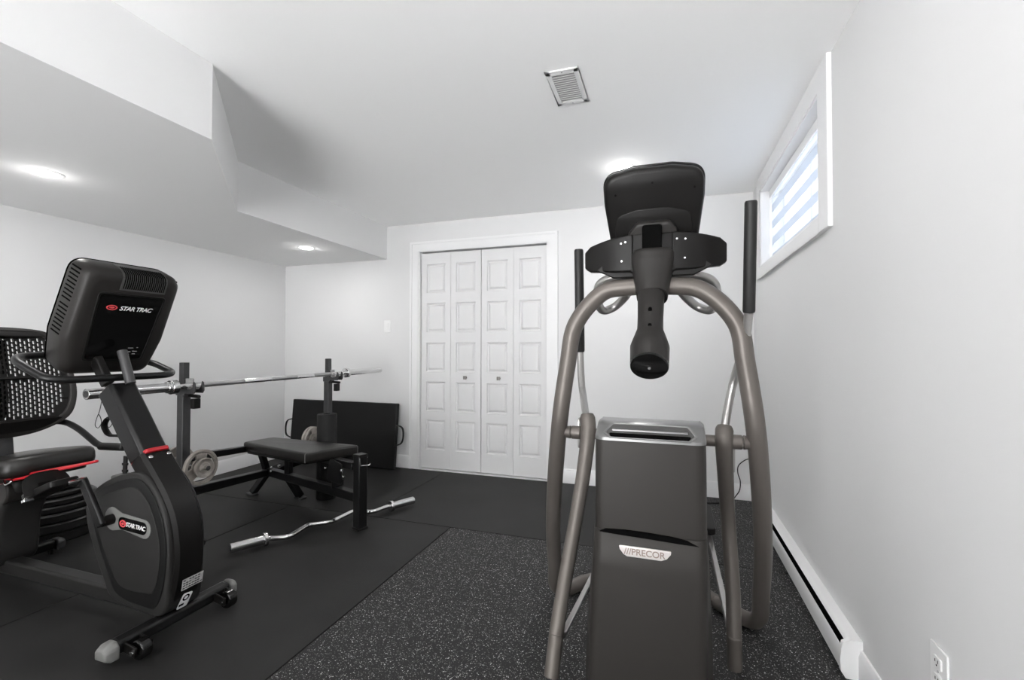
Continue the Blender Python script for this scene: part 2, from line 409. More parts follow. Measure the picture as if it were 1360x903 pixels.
vt = thing('ceiling_vent', 'small white louvred air vent in the ceiling', 'vent', (-.405, 1.99, ZC))
b = B(); vx0, vx1, vy0, vy1 = -.478, -.338, 1.855, 2.125
for x0, x1, y0, y1 in ((vx0, vx0+.022, vy0, vy1), (vx1-.022, vx1, vy0, vy1), (vx0, vx1, vy0, vy0+.024), (vx0, vx1, vy1-.024, vy1)): b.bb(x0, x1, y0, y1, ZC-.008, ZC)
obj('vent_frame', b, 'greyslat', vt, bev=.003)
b = B()
for k in range(14):
    y = vy0+.030 + k*(vy1-vy0-.060)/13; b.box(((vx0+vx1)/2, y, ZC-.005), (vx1-vx0-.04, .012, .0016), rx=.55)
obj('louvres', b, 'greyslat', vt)
obj('duct_shadow', B().bb(vx0+.02, vx1-.02, vy0+.02, vy1-.02, ZC-.0012, ZC+.0005), 'ventshade', vt)  # flat grey sheet behind the louvres, duct shade put in as colour
for y in (vy0+.011, vy1-.011): obj('screw', B().cyl((-.408, y, ZC-.0095), (-.408, y, ZC-.007), .003, seg=10), 'greyprint', vt)

# recessed ceiling lamps: lens gives the look, a disk lamp the light
def lamp(x, y, z, label, watts, seen=True):
    t = thing('recessed_light', label, 'ceiling light', (x, y, z), 'recessed ceiling lights')
    obj('trim_ring', B().lathe([(.054, 0), (.070, 0), (.070, -.002), (.066, -.004), (.056, -.004), (.051, -.002), (.051, .0)], frame((x, y, z), (0, 0, 1)), 40), 'trim', t)
    obj('lens', B().cyl((x, y, z-.004), (x, y, z-.001), .052, seg=40), 'lamp', t)
    L = bpy.data.lights.new('lamp_light', 'AREA'); L.shape = 'DISK'; L.size = .12; L.energy = watts; L.color = (1, .985, .965); L.spread = math.radians(178)
    lo = bpy.data.objects.new('lamp_light', L); C.objects.link(lo); lo.parent = t; lo.location = (0, 0, -.02)
    L = bpy.data.lights.new('lens_glow', 'POINT'); L.shadow_soft_size = .03; L.energy = watts * .13; L.color = (1, .985, .965)
    lo = bpy.data.objects.new('lens_glow', L); C.objects.link(lo); lo.parent = t; lo.location = (0, 0, -.075)
    return t
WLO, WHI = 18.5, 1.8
LW = 3.4; LF = 1.15
lamp(-2.86, 1.385, ZS, 'recessed ceiling light in the low bulkhead above the exercise bike', LW)
lamp(-2.87, 3.107, ZS, 'recessed ceiling light in the low bulkhead near the back wall', LW*.8)
lamp(-.255, 2.985, ZC, 'recessed ceiling light on the high ceiling just past the tall console', LW*LF)
lamp(-.27, .95, ZC, 'recessed ceiling light on the high ceiling above the viewer', LW*.6)
lamp(-2.86, -.35, ZS, 'recessed ceiling light in the low bulkhead nearest the viewer', LW)
lamp(-1.3, -.9, ZC, 'recessed ceiling light on the high ceiling behind the viewer', LW)

# ------------------------------------------------------------------ rubber floor mats
def rmat(x0, x1, y0, y1, m, label, grp):
    g = .0026
    o = obj('rubber_floor_mat', B().bb(x0+g, x1-g, y0+g, y1-g, -.012, 0), m, bev=.0015)
    return tag(o, label, 'floor mat', grp)
S2 = 2.59
rmat(XL+.014, -2.5, .76, S2, 'rubber', 'plain black rubber mat under the recumbent bike, against the left wall', None)
rmat(-2.5, -1.265, .76, S2, 'rubber', 'plain black rubber mat under the curl bar, left of the speckled mats', None)
rmat(XL+.014, -1.88, S2, 3.74, 'rubber', 'plain black rubber mat in the back left corner under the leaning mat', None)
rmat(-1.88, -.045, S2, 3.74, 'rubber', 'plain black rubber mat in front of the closet door', None)
rmat(-1.265, -.045, -1.07, S2, 'speckle', 'white-flecked black rubber mat in the middle, left of the elliptical shroud', None)
rmat(-.045, .602, -1.07, S2, 'speckle', 'white-flecked black rubber mat along the right wall heater', None)
rmat(-.045, .602, S2, 3.74, 'speckle', 'white-flecked black rubber mat in the back right corner', None)
rmat(XL+.014, -2.5, -1.07, .76, 'rubber', 'plain black rubber mat nearest the viewer against the left wall', None)
rmat(-2.5, -1.265, -1.07, .76, 'rubber', 'plain black rubber mat nearest the viewer beside the speckled mat', None)

# ------------------------------------------------------------------ elliptical trainer
EC = -.045
el = thing('elliptical_trainer', 'tall grey elliptical trainer with champagne arch frame and black console, by the right wall', 'elliptical trainer', (EC, 1.8, 0))
def bothlofty(pts): return pts
# arch
L_ = [(-.36, 2.13, .032), (-.43, 2.03, .032), (-.462, 1.985, .075), (-.452, 1.93, .18), (-.428, 1.80, .43), (-.372, 1.65, .80), (-.335, 1.635, 1.05), (-.305, 1.63, 1.19), (-.215, 1.63, 1.295), (-.13, 1.63, 1.314)]
R_ = [(-.0, 1.63, 1.314), (.115, 1.63, 1.295), (.215, 1.63, 1.19), (.243, 1.635, 1.05), (.277, 1.65, .80), (.318, 1.80, .43), (.332, 1.93, .18), (.335, 1.985, .075), (.30, 2.04, .032), (.20, 2.14, .032)]
arch = spline(L_ + R_, 8)
obj('arch_frame', B().tube(arch, .0295, 20), 'tube', el)
# rear base: tubes converging on the central rail
obj('base_tube', B().tube(spline([(-.36, 2.13, .032), (-.22, 2.27, .032), (-.13, 2.38, .05)], 6), .0275), 'tube', el)
obj('base_tube', B().tube(spline([(.20, 2.14, .032), (.11, 2.26, .032), (.04, 2.38, .05)], 6), .0275), 'tube', el)
obj('centre_rail', B().tube([(EC, 1.35, .05), (EC, 3.05, .05)], .035, 4, sx=1.1, sy=1.3, up=(.7, 0, .7)), 'tube', el, bev=.006)
obj('rear_stabiliser', B().tube([(EC-.20, 3.0, .035), (EC+.20, 3.0, .035)], .03, 18), 'tube', el)
b = B().loft([[(EC+sx*w, y, z) for sx, z in ((-1, .02), (1, .02), (1, h), (.6, h+.05), (-.6, h+.05), (-1, h))] for y, w, h in ((2.5, .08, .10), (2.56, .11, .20), (2.75, .12, .24), (2.93, .11, .18), (3.0, .08, .10))])
obj('drive_housing', b, 'shroud', el, bev=.02, seg=3)
# shroud (front cover)
def sring(y0, y1, wf, wb, z, r=.03, cx=EC):
    pts = [(cx-wf, y0), (cx+wf, y0), (cx+wb, y0+.09), (cx+wb*.98, y1), (cx-wb*.98, y1), (cx-wb, y0+.09)]
    return [(p.x, p.y, z) for p in rpoly(pts, [r, r, .04, .03, .03, .04], 6)]
ZSEAM = .60
up = [(1.300, .1460, .150, ZSEAM+.001, 1.60), (1.300, .1458, .150, .70, 1.55), (1.300, .1455, .149, .80, 1.47), (1.300, .1450, .148, .852, 1.43)]
obj('upper_shroud', B().loft([sring(y, yb, wf, wb, z) for y, wf, wb, z, yb in up]), 'shroud', el, smooth=40)
lo_ = [(1.283, .150, .176, .0, -.055), (1.283, .150, .176, .10, -.055), (1.287, .149, .171, .30, -.052), (1.292, .148, .160, .50, -.048), (1.2955, .147, .154, .595, -.046), (1.300, .146, .152, ZSEAM, -.045)]
obj('lower_shroud', B().loft([sring(y, 1.66, wf, wb, z, cx=c) for y, wf, wb, z, c in lo_]), 'shroud', el, smooth=40)
# crescent handhold between upper and lower shells
cr = [(-.128, -.001), (-.112, .007), (-.06, .010), (.0, .009), (.06, .006), (.10, .001), (.128, -.010), (.08, -.009), (.03, -.007), (-.03, -.005), (-.09, -.003)]
obj('seam_slot', B().prism([(x, z) for x, z in cr], .007, frame((EC-.003, 1.2965, ZSEAM-.003), (0, -1, 0), (1, 0, 0))), 'dark', el)
# top cap
b = B().loft([sring(y, 1.432, wf, wb, z, .035) for y, wf, wb, z in ((1.2975, .1462, .1492, .848), (1.2985, .1462, .1492, .856), (1.336, .1430, .147, .886), (1.356, .134, .138, .893))])
obj('top_cap', b, 'shroudtop', el, smooth=35)
Mx = frame((EC+.001, 1.3185, .8705), (0, -.62, .78), (1, 0, 0))
tz = [(-.106, -.026), (.106, -.026), (.124, -.008), (.104, .029), (-.104, .029), (-.124, -.008)]
tzi = [(x*.94, y*.86) for x, y in tz]
obj('cap_lip', B().prism(rpoly(tz, .006, 4), .008, Mx, holes=[rpoly(tzi, .005, 4)], bev=.002), 'shroudtop', el)
obj('cap_tray', B().prism(rpoly(tzi, .005, 4), .004, Mx), 'rib', el)
obj('cap_slot', B().prism(rpoly([(-.102, -.0235), (.102, -.0235), (.108, -.010), (-.108, -.010)], .004, 3), .010, Mx), 'dark', el)
obj('cap_bar', B().bar(Mx @ V((-.100, .004, .002)), Mx @ V((.100, .004, .002)), .012, .006, (0, 1, 0)), 'shroudtop', el, bev=.0015)
# badge with its lettering
bz = .5545
bp_ = [(-.0675, .0125), (.0675, .0125), (.066, .004), (.056, -.0085), (.042, -.0145), (-.046, -.0145), (-.056, -.0095), (-.0655, .003)]
Mb = frame((-.0555, 1.2905, bz), (0, -1, .012), (1, 0, 0))
bd = obj('maker_badge', B().prism(rpoly(bp_, .003, 3), .006, Mb, bev=.001), 'badge', el)
obj('badge_lettering', B().text('///PRECOR', .0235, Mb @ Matrix.Translation((-.001, -.001, .0032)), .0005, spacing=.98, bold=.0003), 'badgetxt', bd)
# moving arms, pivots
for sx, gt in ((1, None), (-1, None)):
    if sx > 0:
        g = [(.245, 1.53, 1.548), (.247, 1.594, 1.216)]; up_ = [g[1], (.240, 1.63, 1.12), (.212, 1.69, .985), (.186, 1.665, .86), (.181, 1.655, .82)]
        low = [(.182, 1.655, .850), (.178, 1.635, .79), (.190, 1.70, .65), (.202, 1.745, .50), (.211, 1.72, .30), (.211, 1.69, .15)]
        end = [(.211, 1.69, .155), (.212, 1.688, .048)]; link = [(.204, 1.72, .150), (.204, 2.55, .16)]; arm = (.180, 1.65, .795); out = (.262, 1.652, .800); px = .13
    else:
        g = [(-.318, 1.765, 1.488), (-.318, 1.790, 1.09)]; up_ = [g[1], (-.310, 1.775, .98), (-.300, 1.75, .93), (-.276, 1.67, .865), (-.267, 1.655, .83)]
        low = [(-.269, 1.655, .868), (-.262, 1.635, .80), (-.276, 1.60, .65), (-.296, 1.555, .50), (-.322, 1.48, .30), (-.331, 1.43, .20)]
        end = [(-.330, 1.432, .205), (-.337, 1.392, .095)]; link = [(-.316, 1.46, .185), (-.265, 2.52, .12)]; arm = (-.264, 1.65, .80); out = (-.352, 1.652, .800); px = -.58
    inn = (EC + sx*.12, 1.65, .80)
    obj('pivot_shaft', B().cyl(inn, out, .0185), 'tube', el)
    obj('shaft_collar', B().cyl(V(out) - V((sx*.062, 0, 0)), V(out) - V((sx*.028, 0, 0)), .0235).cyl(V(out) - V((sx*.026, 0, 0)), V(out) + V((sx*.004, 0, 0)), .0235, .018), 'tube', el, bev=.003)
    ar = obj('swing_arm', B().tube(spline(low, 8), [(.019 if i == 0 else .0225 if i < 2 else .0245 - .004*min(1, i/22)) for i in range(41)], 16, sx=1.15), 'tube', el)
    obj('upper_arm', B().tube(spline(up_, 8), .0135, 14), 'tubel', el)
    e = obj('arm_grip', B().tube([g[0]] + [V(g[0]).lerp(V(g[1]), t) for t in (.01, .02, .98)] + [g[1]], [.0150, .0172, .0178, .0182, .0165], 18), 'grip', el)
    obj('pivot_hub', B().cyl(V(arm) - V((.017, 0, 0)), V(arm) + V((.017, 0, 0)), .034), 'tube', el, bev=.004)
    obj('link_socket', B().tube([end[0], V(end[0]).lerp(V(end[1]), .03), end[1]], [.021, .0235, .0235], 18), 'tube', el, bev=.002)
    obj('pedal_link', B().tube(link, .0135, 4, sx=1.2, sy=.9, up=(.7, 0, .7)), 'tubel', el, bev=.003)
    xp = link[1][0] * .6 + EC * .4 + (0 if sx > 0 else -.01)
    p = obj('foot_pedal', B().prism(rpoly([(-.07, -.17), (.07, -.17), (.075, .17), (-.075, .17)], .03, 5), .03, frame((EC + sx*.205, 2.62, .215 if sx > 0 else .175), (0, -.05, 1), (1, 0, 0)), bev=.006), 'blackp', el)
    if sx > 0: obj('pivot_cover', B().prism(rpoly([(-.02, -.075), (.02, -.075), (.028, .05), (-.028, .05)], .018, 5), .008, frame((.212, 1.70, .765), (1, 0, 0), (0, 1, 0)), bev=.002), 'tubel', el)
    else: obj('pivot_cover', B().prism(rpoly([(-.02, -.06), (.02, -.06), (.026, .05), (-.026, .05)], .018, 5), .008, frame((-.300, 1.68, .80), (1, 0, 0), (0, 1, 0)), bev=.002), 'tubel', el)
# fixed handlebar behind the arch
hb = [(-.13, 1.80, 1.325), (-.155, 1.84, 1.300), (-.195, 1.86, 1.268), (-.238, 1.84, 1.256), (-.252, 1.80, 1.30), (-.236, 1.77, 1.352), (-.17, 1.75, 1.374), (-.08, 1.75, 1.378), (EC, 1.75, 1.378)]
hb2 = [(2*EC + .0 - x + (.012 if x < -.1 else 0), y, z - (.008 if x < -.1 else .003)) for x, y, z in hb[:-1]][::-1]
obj('fixed_handlebar', B().tube(spline(hb + hb2, 8), .0165, 16), 'tubel', el)
# mast head: saddle over the arch, column with end cap
def cring(c, ax, rx, ry, n=28, p=2.6):
    m = frame(c, ax, (1, 0, 0)); out = []
    for k in range(n):
        a = 2*PI*k/n; ca, sa = math.cos(a), math.sin(a)
        out.append(m @ V((math.copysign(abs(ca)**(2/p), ca)*rx, math.copysign(abs(sa)**(2/p), sa)*ry, 0)))
    return out
ax = V((0, -.60, -.80))
nk = B().loft([cring((EC+.005, 1.605, 1.432), (0, -.15, -1), .060, .028), cring((EC+.005, 1.602, 1.418), (0, -.15, -1), .070, .038), cring((EC+.004, 1.605, 1.38), (0, -.3, -1), .069, .046), cring((EC+.003, 1.605, 1.33), (0, -.45, -.9), .059, .052), cring((EC+.003, 1.585, 1.29), ax, .052, .045), cring((EC+.003, 1.572, 1.272), ax, .049, .043)])
obj('arch_saddle', nk, 'charcoal', el, smooth=50)
nk = B().loft([cring((EC, 1.60, 1.31), ax, .044, .037), cring((EC, 1.50, 1.20), ax, .0385, .036), cring((EC, 1.465, 1.155), ax, .0385, .037), cring((EC, 1.44, 1.125), ax, .050, .043, p=2.3), cring((EC, 1.42, 1.105), ax, .0565, .050, p=2.1), cring((EC, 1.382, 1.055), (0, -.70, -.71), .054, .050, p=2.)])
nko = obj('mast_column', nk, 'charcoal', el, smooth=60)
obj('end_cap', B().lathe([(.0, .006), (.049, .006), (.0535, .003), (.0535, -.004), (0, -.004)], frame((EC, 1.3795, 1.052), (0, -.70, -.71))), 'blackg', nko)
obj('cap_screw', B().cyl(V((EC, 1.3745, 1.047)), V((EC, 1.3725, 1.045)), .004, seg=12), 'greyprint', nko)
for y, z in ((1.481, 1.218), (1.443, 1.166)):
    obj('screw_hole', B().cyl((EC, y-.014, z+.004), (EC, y-.006, z+.008), .006, seg=14), 'dark', nko)
# tray (reading rack) behind the console, wings swept back
def wing(s):
    o = []
    for t in range(9):
        u = t/8; x = EC + .004 + s*(.062 + u*.171); y = 1.600 + .055*u*u
        zt = 1.487 - .010*u - .020*u*u*(1 if s < 0 else .8); zb = 1.362 + (.006*u) + (.018*max(0, u-.45))
        if t == 8: zt -= .012; zb += .012
        o.append([(x, y-.010, zb), (x, y-.014, zt), (x, y+.016, zt+.004), (x, y+.020, zb)])
    return o
for s in (-1, 1): obj('tray_wing', B().loft(wing(s)), 'blackp', el, bev=.005, seg=3, smooth=60)
obj('tray_centre', B().prism(rpoly([(-.072, -.070), (.072, -.070), (.072, .060), (-.072, .060)], .008, 4), .030, frame((EC+.004, 1.607, 1.428), (0, -1, .05), (1, 0, 0)), bev=.005), 'blackp', el)
obj('tray_underside', B().loft([[(EC+.004+x*(1 if k == 0 else .82), y, z) for x, y, z in ((-.19, 1.61, 1.375), (-.13, 1.61, 1.345 - k*.0), (.13, 1.61, 1.345), (.19, 1.61, 1.375), (.16, 1.61, 1.40), (-.16, 1.61, 1.40))] if k == 0 else [(EC+.004+x, 1.70, z-.01) for x, y, z in ((-.15, 0, 1.375), (-.10, 0, 1.350), (.10, 0, 1.350), (.15, 0, 1.375), (.14, 0, 1.40), (-.14, 0, 1.40))] for k in (0, 1)]), 'blackp', el, bev=.004)
for x, z in ((-.128, 1.462), (.036, 1.462), (-.142, 1.458), (-.140, 1.398), (.062, 1.460), (.060, 1.398)):
    obj('tray_screw', B().cyl((x, 1.590, z), (x, 1.5845, z), .0032, seg=12), 'chrome', el)
# console
cu_ = V((0, -.50, .866)); cn = V((0, -.866, -.50))       # up along the back, back normal (towards viewer, down)
cO = V((EC+.006, 1.668, 1.475))
Mc = frame(cO, cn, (1, 0, 0))                             # local: x right, y = cn x x ...
yl = (Mc.to_3x3() @ V((0, 1, 0))).dot(cu_); sy = 1 if yl > 0 else -1
def crd(pts): return [(x, sy*y) for x, y in (pts if sy > 0 else pts[::-1])]
out = [(-.138, -.04), (.138, -.04), (.158, .14), (.158, .232), (.06, .250), (-.06, .250), (-.158, .232), (-.158, .14)]
Rr = [.03, .03, .05, .075, .1, .1, .075, .05]
con = obj('console_body', B().prism([p for p in rpoly(crd(out), Rr if sy > 0 else Rr[::-1], 10)], .052, Mc, bev=.016), 'blackp', el, smooth=60)
rim_ = [(x*1.03, (y-.1)*1.03+.1) for x, y in out]
obj('console_rim', B().prism(rpoly(crd(rim_), Rr if sy > 0 else Rr[::-1], 10), .012, Mc @ Matrix.Translation((0, 0, -.028)), bev=.004), 'blackg', con, smooth=60)
arc = [(-.118, -.03), (.118, -.03), (.126, .05), (.118, .105), (.05, .122), (-.05, .122), (-.118, .105), (-.126, .05)]
obj('back_relief', B().prism(rpoly(crd(arc), .03, 5), .008, Mc @ Matrix.Translation((0, 0, .024)), bev=.003), 'blackp', con, smooth=60)
hump = [(-.078, -.04), (.074, -.04), (.078, .050), (.056, .082), (-.052, .082), (-.082, .045)]
obj('neck_hump', B().prism(rpoly(crd(hump), .022, 5), .040, Mc @ Matrix.Translation((0, 0, .035)), bev=.010), 'charcoal', con, smooth=60)
obj('neck_slot', B().prism(rpoly([(-.031, -.045), (.031, -.045), (.031, .050), (-.031, .050)], .010, 4), .020, frame((EC+.003, 1.586, 1.463), (0, -1, -.1), (1, 0, 0)), bev=.003), 'dark', con)
for x, y in ((-.118, .176), (0, .205), (.128, .178)): obj('screw_hole', B().cyl(Mc @ V((x, sy*y, .0255)), Mc @ V((x, sy*y, .0275)), .0035, seg=12), 'dark', con)
obj('display', B().prism(rpoly(crd([(-.12, .0), (.12, .0), (.13, .2), (-.13, .2)]), .01, 4), .004, Mc @ Matrix.Translation((0, 0, -.034))), 'blackg', con)

# ------------------------------------------------------------------ power cord on back wall
b = B().tube(spline([(.60, 3.715, .30), (.570, 3.705, .31), (.535, 3.700, .296), (.497, 3.700, .255), (.494, 3.700, .20), (.508, 3.695, .15), (.503, 3.69, .085), (.475, 3.68, .04), (.44, 3.66, .006), (.36, 3.6, .005), (.2, 3.55, .005)], 6), .0035, 8)
tag(obj('power_cord', b, 'blackp'), 'thin black cord curling down the back right corner to the floor', 'power cord')

# ------------------------------------------------------------------ recumbent bike
BY = 1.32
bk = thing('recumbent_bike', 'charcoal recumbent exercise bike with mesh back seat, at the left', 'exercise bike', (-2.3, BY, 0))
# spine / mast, front profile in x,z
fp = [(-1.845, .060), (-1.795, .13), (-1.765, .25), (-1.765, .36), (-1.79, .46), (-1.84, .545), (-1.905, .62), (-1.968, .688)]
fs = spline([(x, 0, z) for x, z in fp], 5)
def spine(pts, th, hw):
    n = len(pts); rings = []
    for i, p in enumerate(pts):
        t = (pts[min(i+1, n-1)] - pts[max(i-1, 0)]).normalized(); nn = V((-t.z, 0, t.x))
        if nn.x > 0: nn = -nn
        q = p + nn * th
        r = .012
        rings.append([(p.x + nn.x*r, BY-hw, p.z + nn.z*r), (p.x, BY-hw+r, p.z), (p.x, BY+hw-r, p.z), (p.x + nn.x*r, BY+hw, p.z + nn.z*r), (q.x, BY+hw, q.z), (q.x, BY-hw, q.z)])
    return rings
obj('front_spine', B().loft(spine(fs, .075, .058)), 'blackp', bk, smooth=40)
ms = [V((-1.968, 0, .688)), V((-2.07, 0, .824)), V((-2.17, 0, .957))]
obj('mast', B().loft(spine(ms, .085, .053)), 'steel', bk, smooth=40, bev=.003)
mn = (ms[2]-ms[0]).normalized()
mnn = V((-mn.z, 0, mn.x))
c0 = ms[0] + mnn*.0425; Mr = frame((c0.x, BY, c0.z), mn, (0, 1, 0))
obj('red_collar', B().prism(rpoly([(-.046, -.056), (.046, -.056), (.046, .056), (-.046, .056)], .012, 4), .016, Mr, bev=.003), 'red', bk)
c1 = ms[0] - mn*.026
for dy in (-.034, .036): obj('mast_bolt', B().cyl(V((c1.x+.004, BY+dy, c1.z-.002)) + mnn*.006, V((c1.x, BY+dy, c1.z)) - mnn*.008, .0085, seg=16), 'chrome', bk, bev=.002)
# strap loop and knob behind mast
obj('cable_loop', B().tube(fillet([(-2.125, BY-.04, .79), (-2.19, BY-.04, .82), (-2.225, BY-.04, .78), (-2.19, BY-.04, .74), (-2.10, BY-.04, .745)], .02), .005, 6, sx=2.6, up=(0, 1, 0)), 'blackp', bk)
obj('mast_button', B().cyl((-2.10, BY-.03, .715), (-2.075, BY-.03, .71), .008, seg=12), 'blackp', bk)
# housing
co = [(-2.277, .442), (-2.262, .372), (-2.231, .305), (-2.195, .235), (-2.158, .169), (-2.115, .107), (-2.02, .085), (-1.90, .075), (-1.84, .075), (-1.80, .11), (-1.790, .20), (-1.785, .33), (-1.805, .45), (-1.858, .545), (-1.93, .606), (-1.99, .612), (-2.087, .590), (-2.17, .555), (-2.235, .51)]
FY = frame((0, BY, 0), (0, -1, 0), (1, 0, 0))
cos_ = spline([(x, z, 0) for x, z in co + co[:1]], 4)[:-1]
hs = obj('flywheel_housing', B().prism([(p.x, p.y) for p in cos_], .145, FY, bev=.012), 'bikegrey', bk, smooth=50)
ci = [(-2.245, .455), (-2.19, .335), (-2.118, .20), (-2.055, .125), (-1.90, .105), (-1.845, .118), (-1.808, .20), (-1.795, .33), (-1.815, .44), (-1.865, .53), (-1.93, .585), (-2.0, .590), (-2.09, .565), (-2.19, .52)]
ci_ = spline([(x, z, 0) for x, z in ci + ci[:1]], 4)[:-1]
ci2 = [(-2.215, .462), (-2.165, .345), (-2.10, .235), (-2.035, .165), (-1.90, .160), (-1.858, .172), (-1.832, .23), (-1.822, .33), (-1.845, .425), (-1.885, .50), (-1.94, .548), (-2.0, .555), (-2.09, .530), (-2.17, .50)]
ci2_ = spline([(x, z, 0) for x, z in ci2 + ci2[:1]], 4)[:-1]
for s in (1, -1):
    f = frame((0, BY - s*.073, 0), (0, -1, 0), (1, 0, 0))
    obj('housing_band', B().prism([(p.x, p.y) for p in ci_], .008, f, bev=.002), 'bikedark', hs, smooth=50)
    f2 = frame((0, BY - s*.0765, 0), (0, -1, 0), (1, 0, 0))
    obj('housing_panel', B().prism([(p.x, p.y) for p in ci2_], .008, f2, bev=.002), 'bikegrey', hs, smooth=50)
# keyhole badge
ca = (-2.085, .425)
f3 = frame((0, BY-.0805, 0), (0, -1, 0), (1, 0, 0))
kp = []
for k in range(13): a = math.radians(60 + k*(290-60)/12); kp.append((ca[0]+.046*math.cos(a), ca[1]+.046*math.sin(a)))
kp += [(-2.03, .389)]
for k in range(9): a = math.radians(-95 + k*22); kp.append((-1.905+.036*math.cos(a), .405+.036*math.sin(a)))
kp += [(-2.03, .452)]
bdg = obj('maker_badge', B().prism(rpoly(kp, .006, 2), .006, f3, bev=.001), 'stay', hs, smooth=50)
f4 = frame((-1.967, BY-.084, .4115), (0, -1, 0), (1, 0, -.06))
obj('badge_inset', B().prism(rpoly([(-.080, -.024), (.078, -.024), (.078, .024), (-.080, .024)], .023, 6), .003, f4), 'blackg', bdg)
obj('badge_logo', B().prism([(-.053+.0175*math.cos(a), .014*math.sin(a)) for a in [k*PI/12 for k in range(24)]], .0025, f4 @ Matrix.Translation((0, 0, .002)), holes=[[(-.053+.0120*math.cos(a), .009*math.sin(a)) for a in [k*PI/12 for k in range(24)]], ]).prism([(-.053+.007*math.cos(a), .005*math.sin(a)) for a in [k*PI/8 for k in range(16)]], .0025, f4 @ Matrix.Translation((0, 0, .002))), 'redlogo', bdg)
obj('badge_lettering', B().text('STAR TRAC', .0235, f4 @ Matrix.Translation((.019, 0, .0022)), .0005, shear=.12, bold=.0004, spacing=.86), 'white', bdg)
# crank, arms and pedals
obj('crank_axle', B().cyl((ca[0], BY-.125, ca[1]), (ca[0], BY+.125, ca[1]), .020), 'blackp', bk, bev=.003)
def pedal(s, tip, tilt):
    y0 = BY - s*.125
    obj('crank_arm', B().bar((ca[0]-(tip[0]-ca[0])*.08, y0, ca[1]-(tip[1]-ca[1])*.08), (tip[0], y0, tip[1]), .040, .020, (1, 0, 1)), 'steel', bk, bev=.007, seg=3)
    f = frame((tip[0]-.075, y0 - s*.055, tip[1]-.022), (math.sin(tilt), 0, math.cos(tilt)), (1, 0, 0))
    p = obj('pedal', B().prism(rpoly([(-.115, -.048), (.085, -.048), (.085, .048), (-.115, .048)], .02, 4), .026, f, bev=.005), 'blackp', bk)
    obj('pedal_spindle', B().cyl((tip[0], y0 + s*.012, tip[1]), (tip[0], y0 - s*.05, tip[1]), .010, seg=14), 'chrome', p)
    obj('pedal_strap', B().tube(fillet([f @ V((-.02, -.055, -.01)), f @ V((-.03, -.05, .055)), f @ V((-.03, .05, .055)), f @ V((-.02, .055, -.01))], .03), .0018, 6, sx=1, sy=14, up=(0, 0, 1)), 'blackp', p)
    obj('pedal_buckle', B().box((0, 0, 0), (.02, .03, .012), f @ Matrix.Translation((-.05, -.056, -.02))), 'chrome', p, bev=.002)
pedal(1, (-2.195, .580), -.38); pedal(-1, (-1.975, .270), .25)
obj('strap_tail', B().bar((-2.318, BY+.10, .52), (-2.312, BY+.10, .615), .022, .006, (1, 0, 0)).bar((-2.312, BY+.098, .545), (-2.312, BY+.098, .555), .028, .01).bar((-2.312, BY+.098, .575), (-2.312, BY+.098, .585), .028, .01), 'grip', bk)
obj('top_ledge', B().prism(rpoly([(-2.35, -.04), (-2.12, -.07), (-2.12, .03), (-2.36, .03)], .02, 4), .03, frame((0, BY+.10, .520), (0, 0, 1), (1, 0, 0)), bev=.008), 'stay', bk)
# stickers on spine
sn = frame((-1.7685, BY+.010, .188), (.985, 0, -.17), (0, 1, 0))
st = obj('label_sticker', B().box((0, 0, .0), (.084, .044, .001), sn), 'sticker', bk)
b = B()
for j in range(4):
    for i in range(7):
        if random.random() < .75: b.box((-.034+i*.0115, -.015+j*.010, .0008), (.0085, .0035, .0006), sn)
obj('sticker_print', b, 'dark', st)
sn2 = frame((-1.7985, BY, .113), (.93, 0, -.37), (0, 1, 0))
st = obj('label_sticker', B().prism(rpoly([(-.024, -.034), (.018, -.034), (.028, .026), (-.012, .034)], .008, 4), .001, sn2), 'white', bk)
obj('sticker_print', B().prism([(.004+.014*math.cos(a), .010+.014*math.sin(a)) for a in [k*PI/8 for k in range(16)]], .0016, sn2, holes=[[(.004+.008*math.cos(a), .010+.008*math.sin(a)) for a in [k*PI/8 for k in range(16)]]]).box((-.008, -.018, 0), (.020, .010, .0016), sn2), 'dark', st)
# main beam and stabilisers
obj('main_beam', B().tube(fillet([(-1.86, BY, .075), (-2.2, BY, .080), (-3.12, BY, .085)], .1), .05, 4, sx=.9, sy=1.15, up=(0, .7, .7)), 'bikegrey', bk, bev=.012, seg=3)
SX = -1.835
sb = obj('front_stabiliser', B().tube([(SX, 1.10, .055), (SX, 1.535, .055)], .036, 4, sx=.75, sy=1.0, up=(.7, 0, .7)), 'steel', bk, bev=.012, seg=3)
for y, dy in ((1.10, -.045), (1.535, .03)):
    obj('end_cap', B().loft([[(SX+a*(.034+g), y+d, .052+c*h) for a, c in ((-1, -1), (1, -1), (1, .4), (.5, 1), (-.5, 1), (-1, .4))] for d, g, h in ((0, 0, .030), (dy*.6, .0, .029), (dy, -.008, .018))]), 'stay', sb, bev=.006, seg=2)
for y in (1.145, 1.485):
    w = obj('transport_wheel', B().cyl((-1.765, y-.018, .040), (-1.765, y+.018, .040), .034, seg=28), 'blackg', sb, bev=.006, seg=3)
    for d in (-.026, .026): obj('wheel_bracket', B().bar((SX+.02, y+d, .05), (-1.752, y+d, .040), .008, .035, (0, 1, 0)), 'blackp', sb, bev=.003)
    obj('wheel_bolt', B().cyl((-1.765, y-.036, .040), (-1.765, y-.029, .040), .008, seg=12), 'chrome', sb)
RX = -3.13
sb = obj('rear_stabiliser', B().tube([(RX, 1.07, .05), (RX, 1.58, .05)], .036, 4, sx=.9, sy=1.0, up=(.7, 0, .7)), 'steel', bk, bev=.012, seg=3)
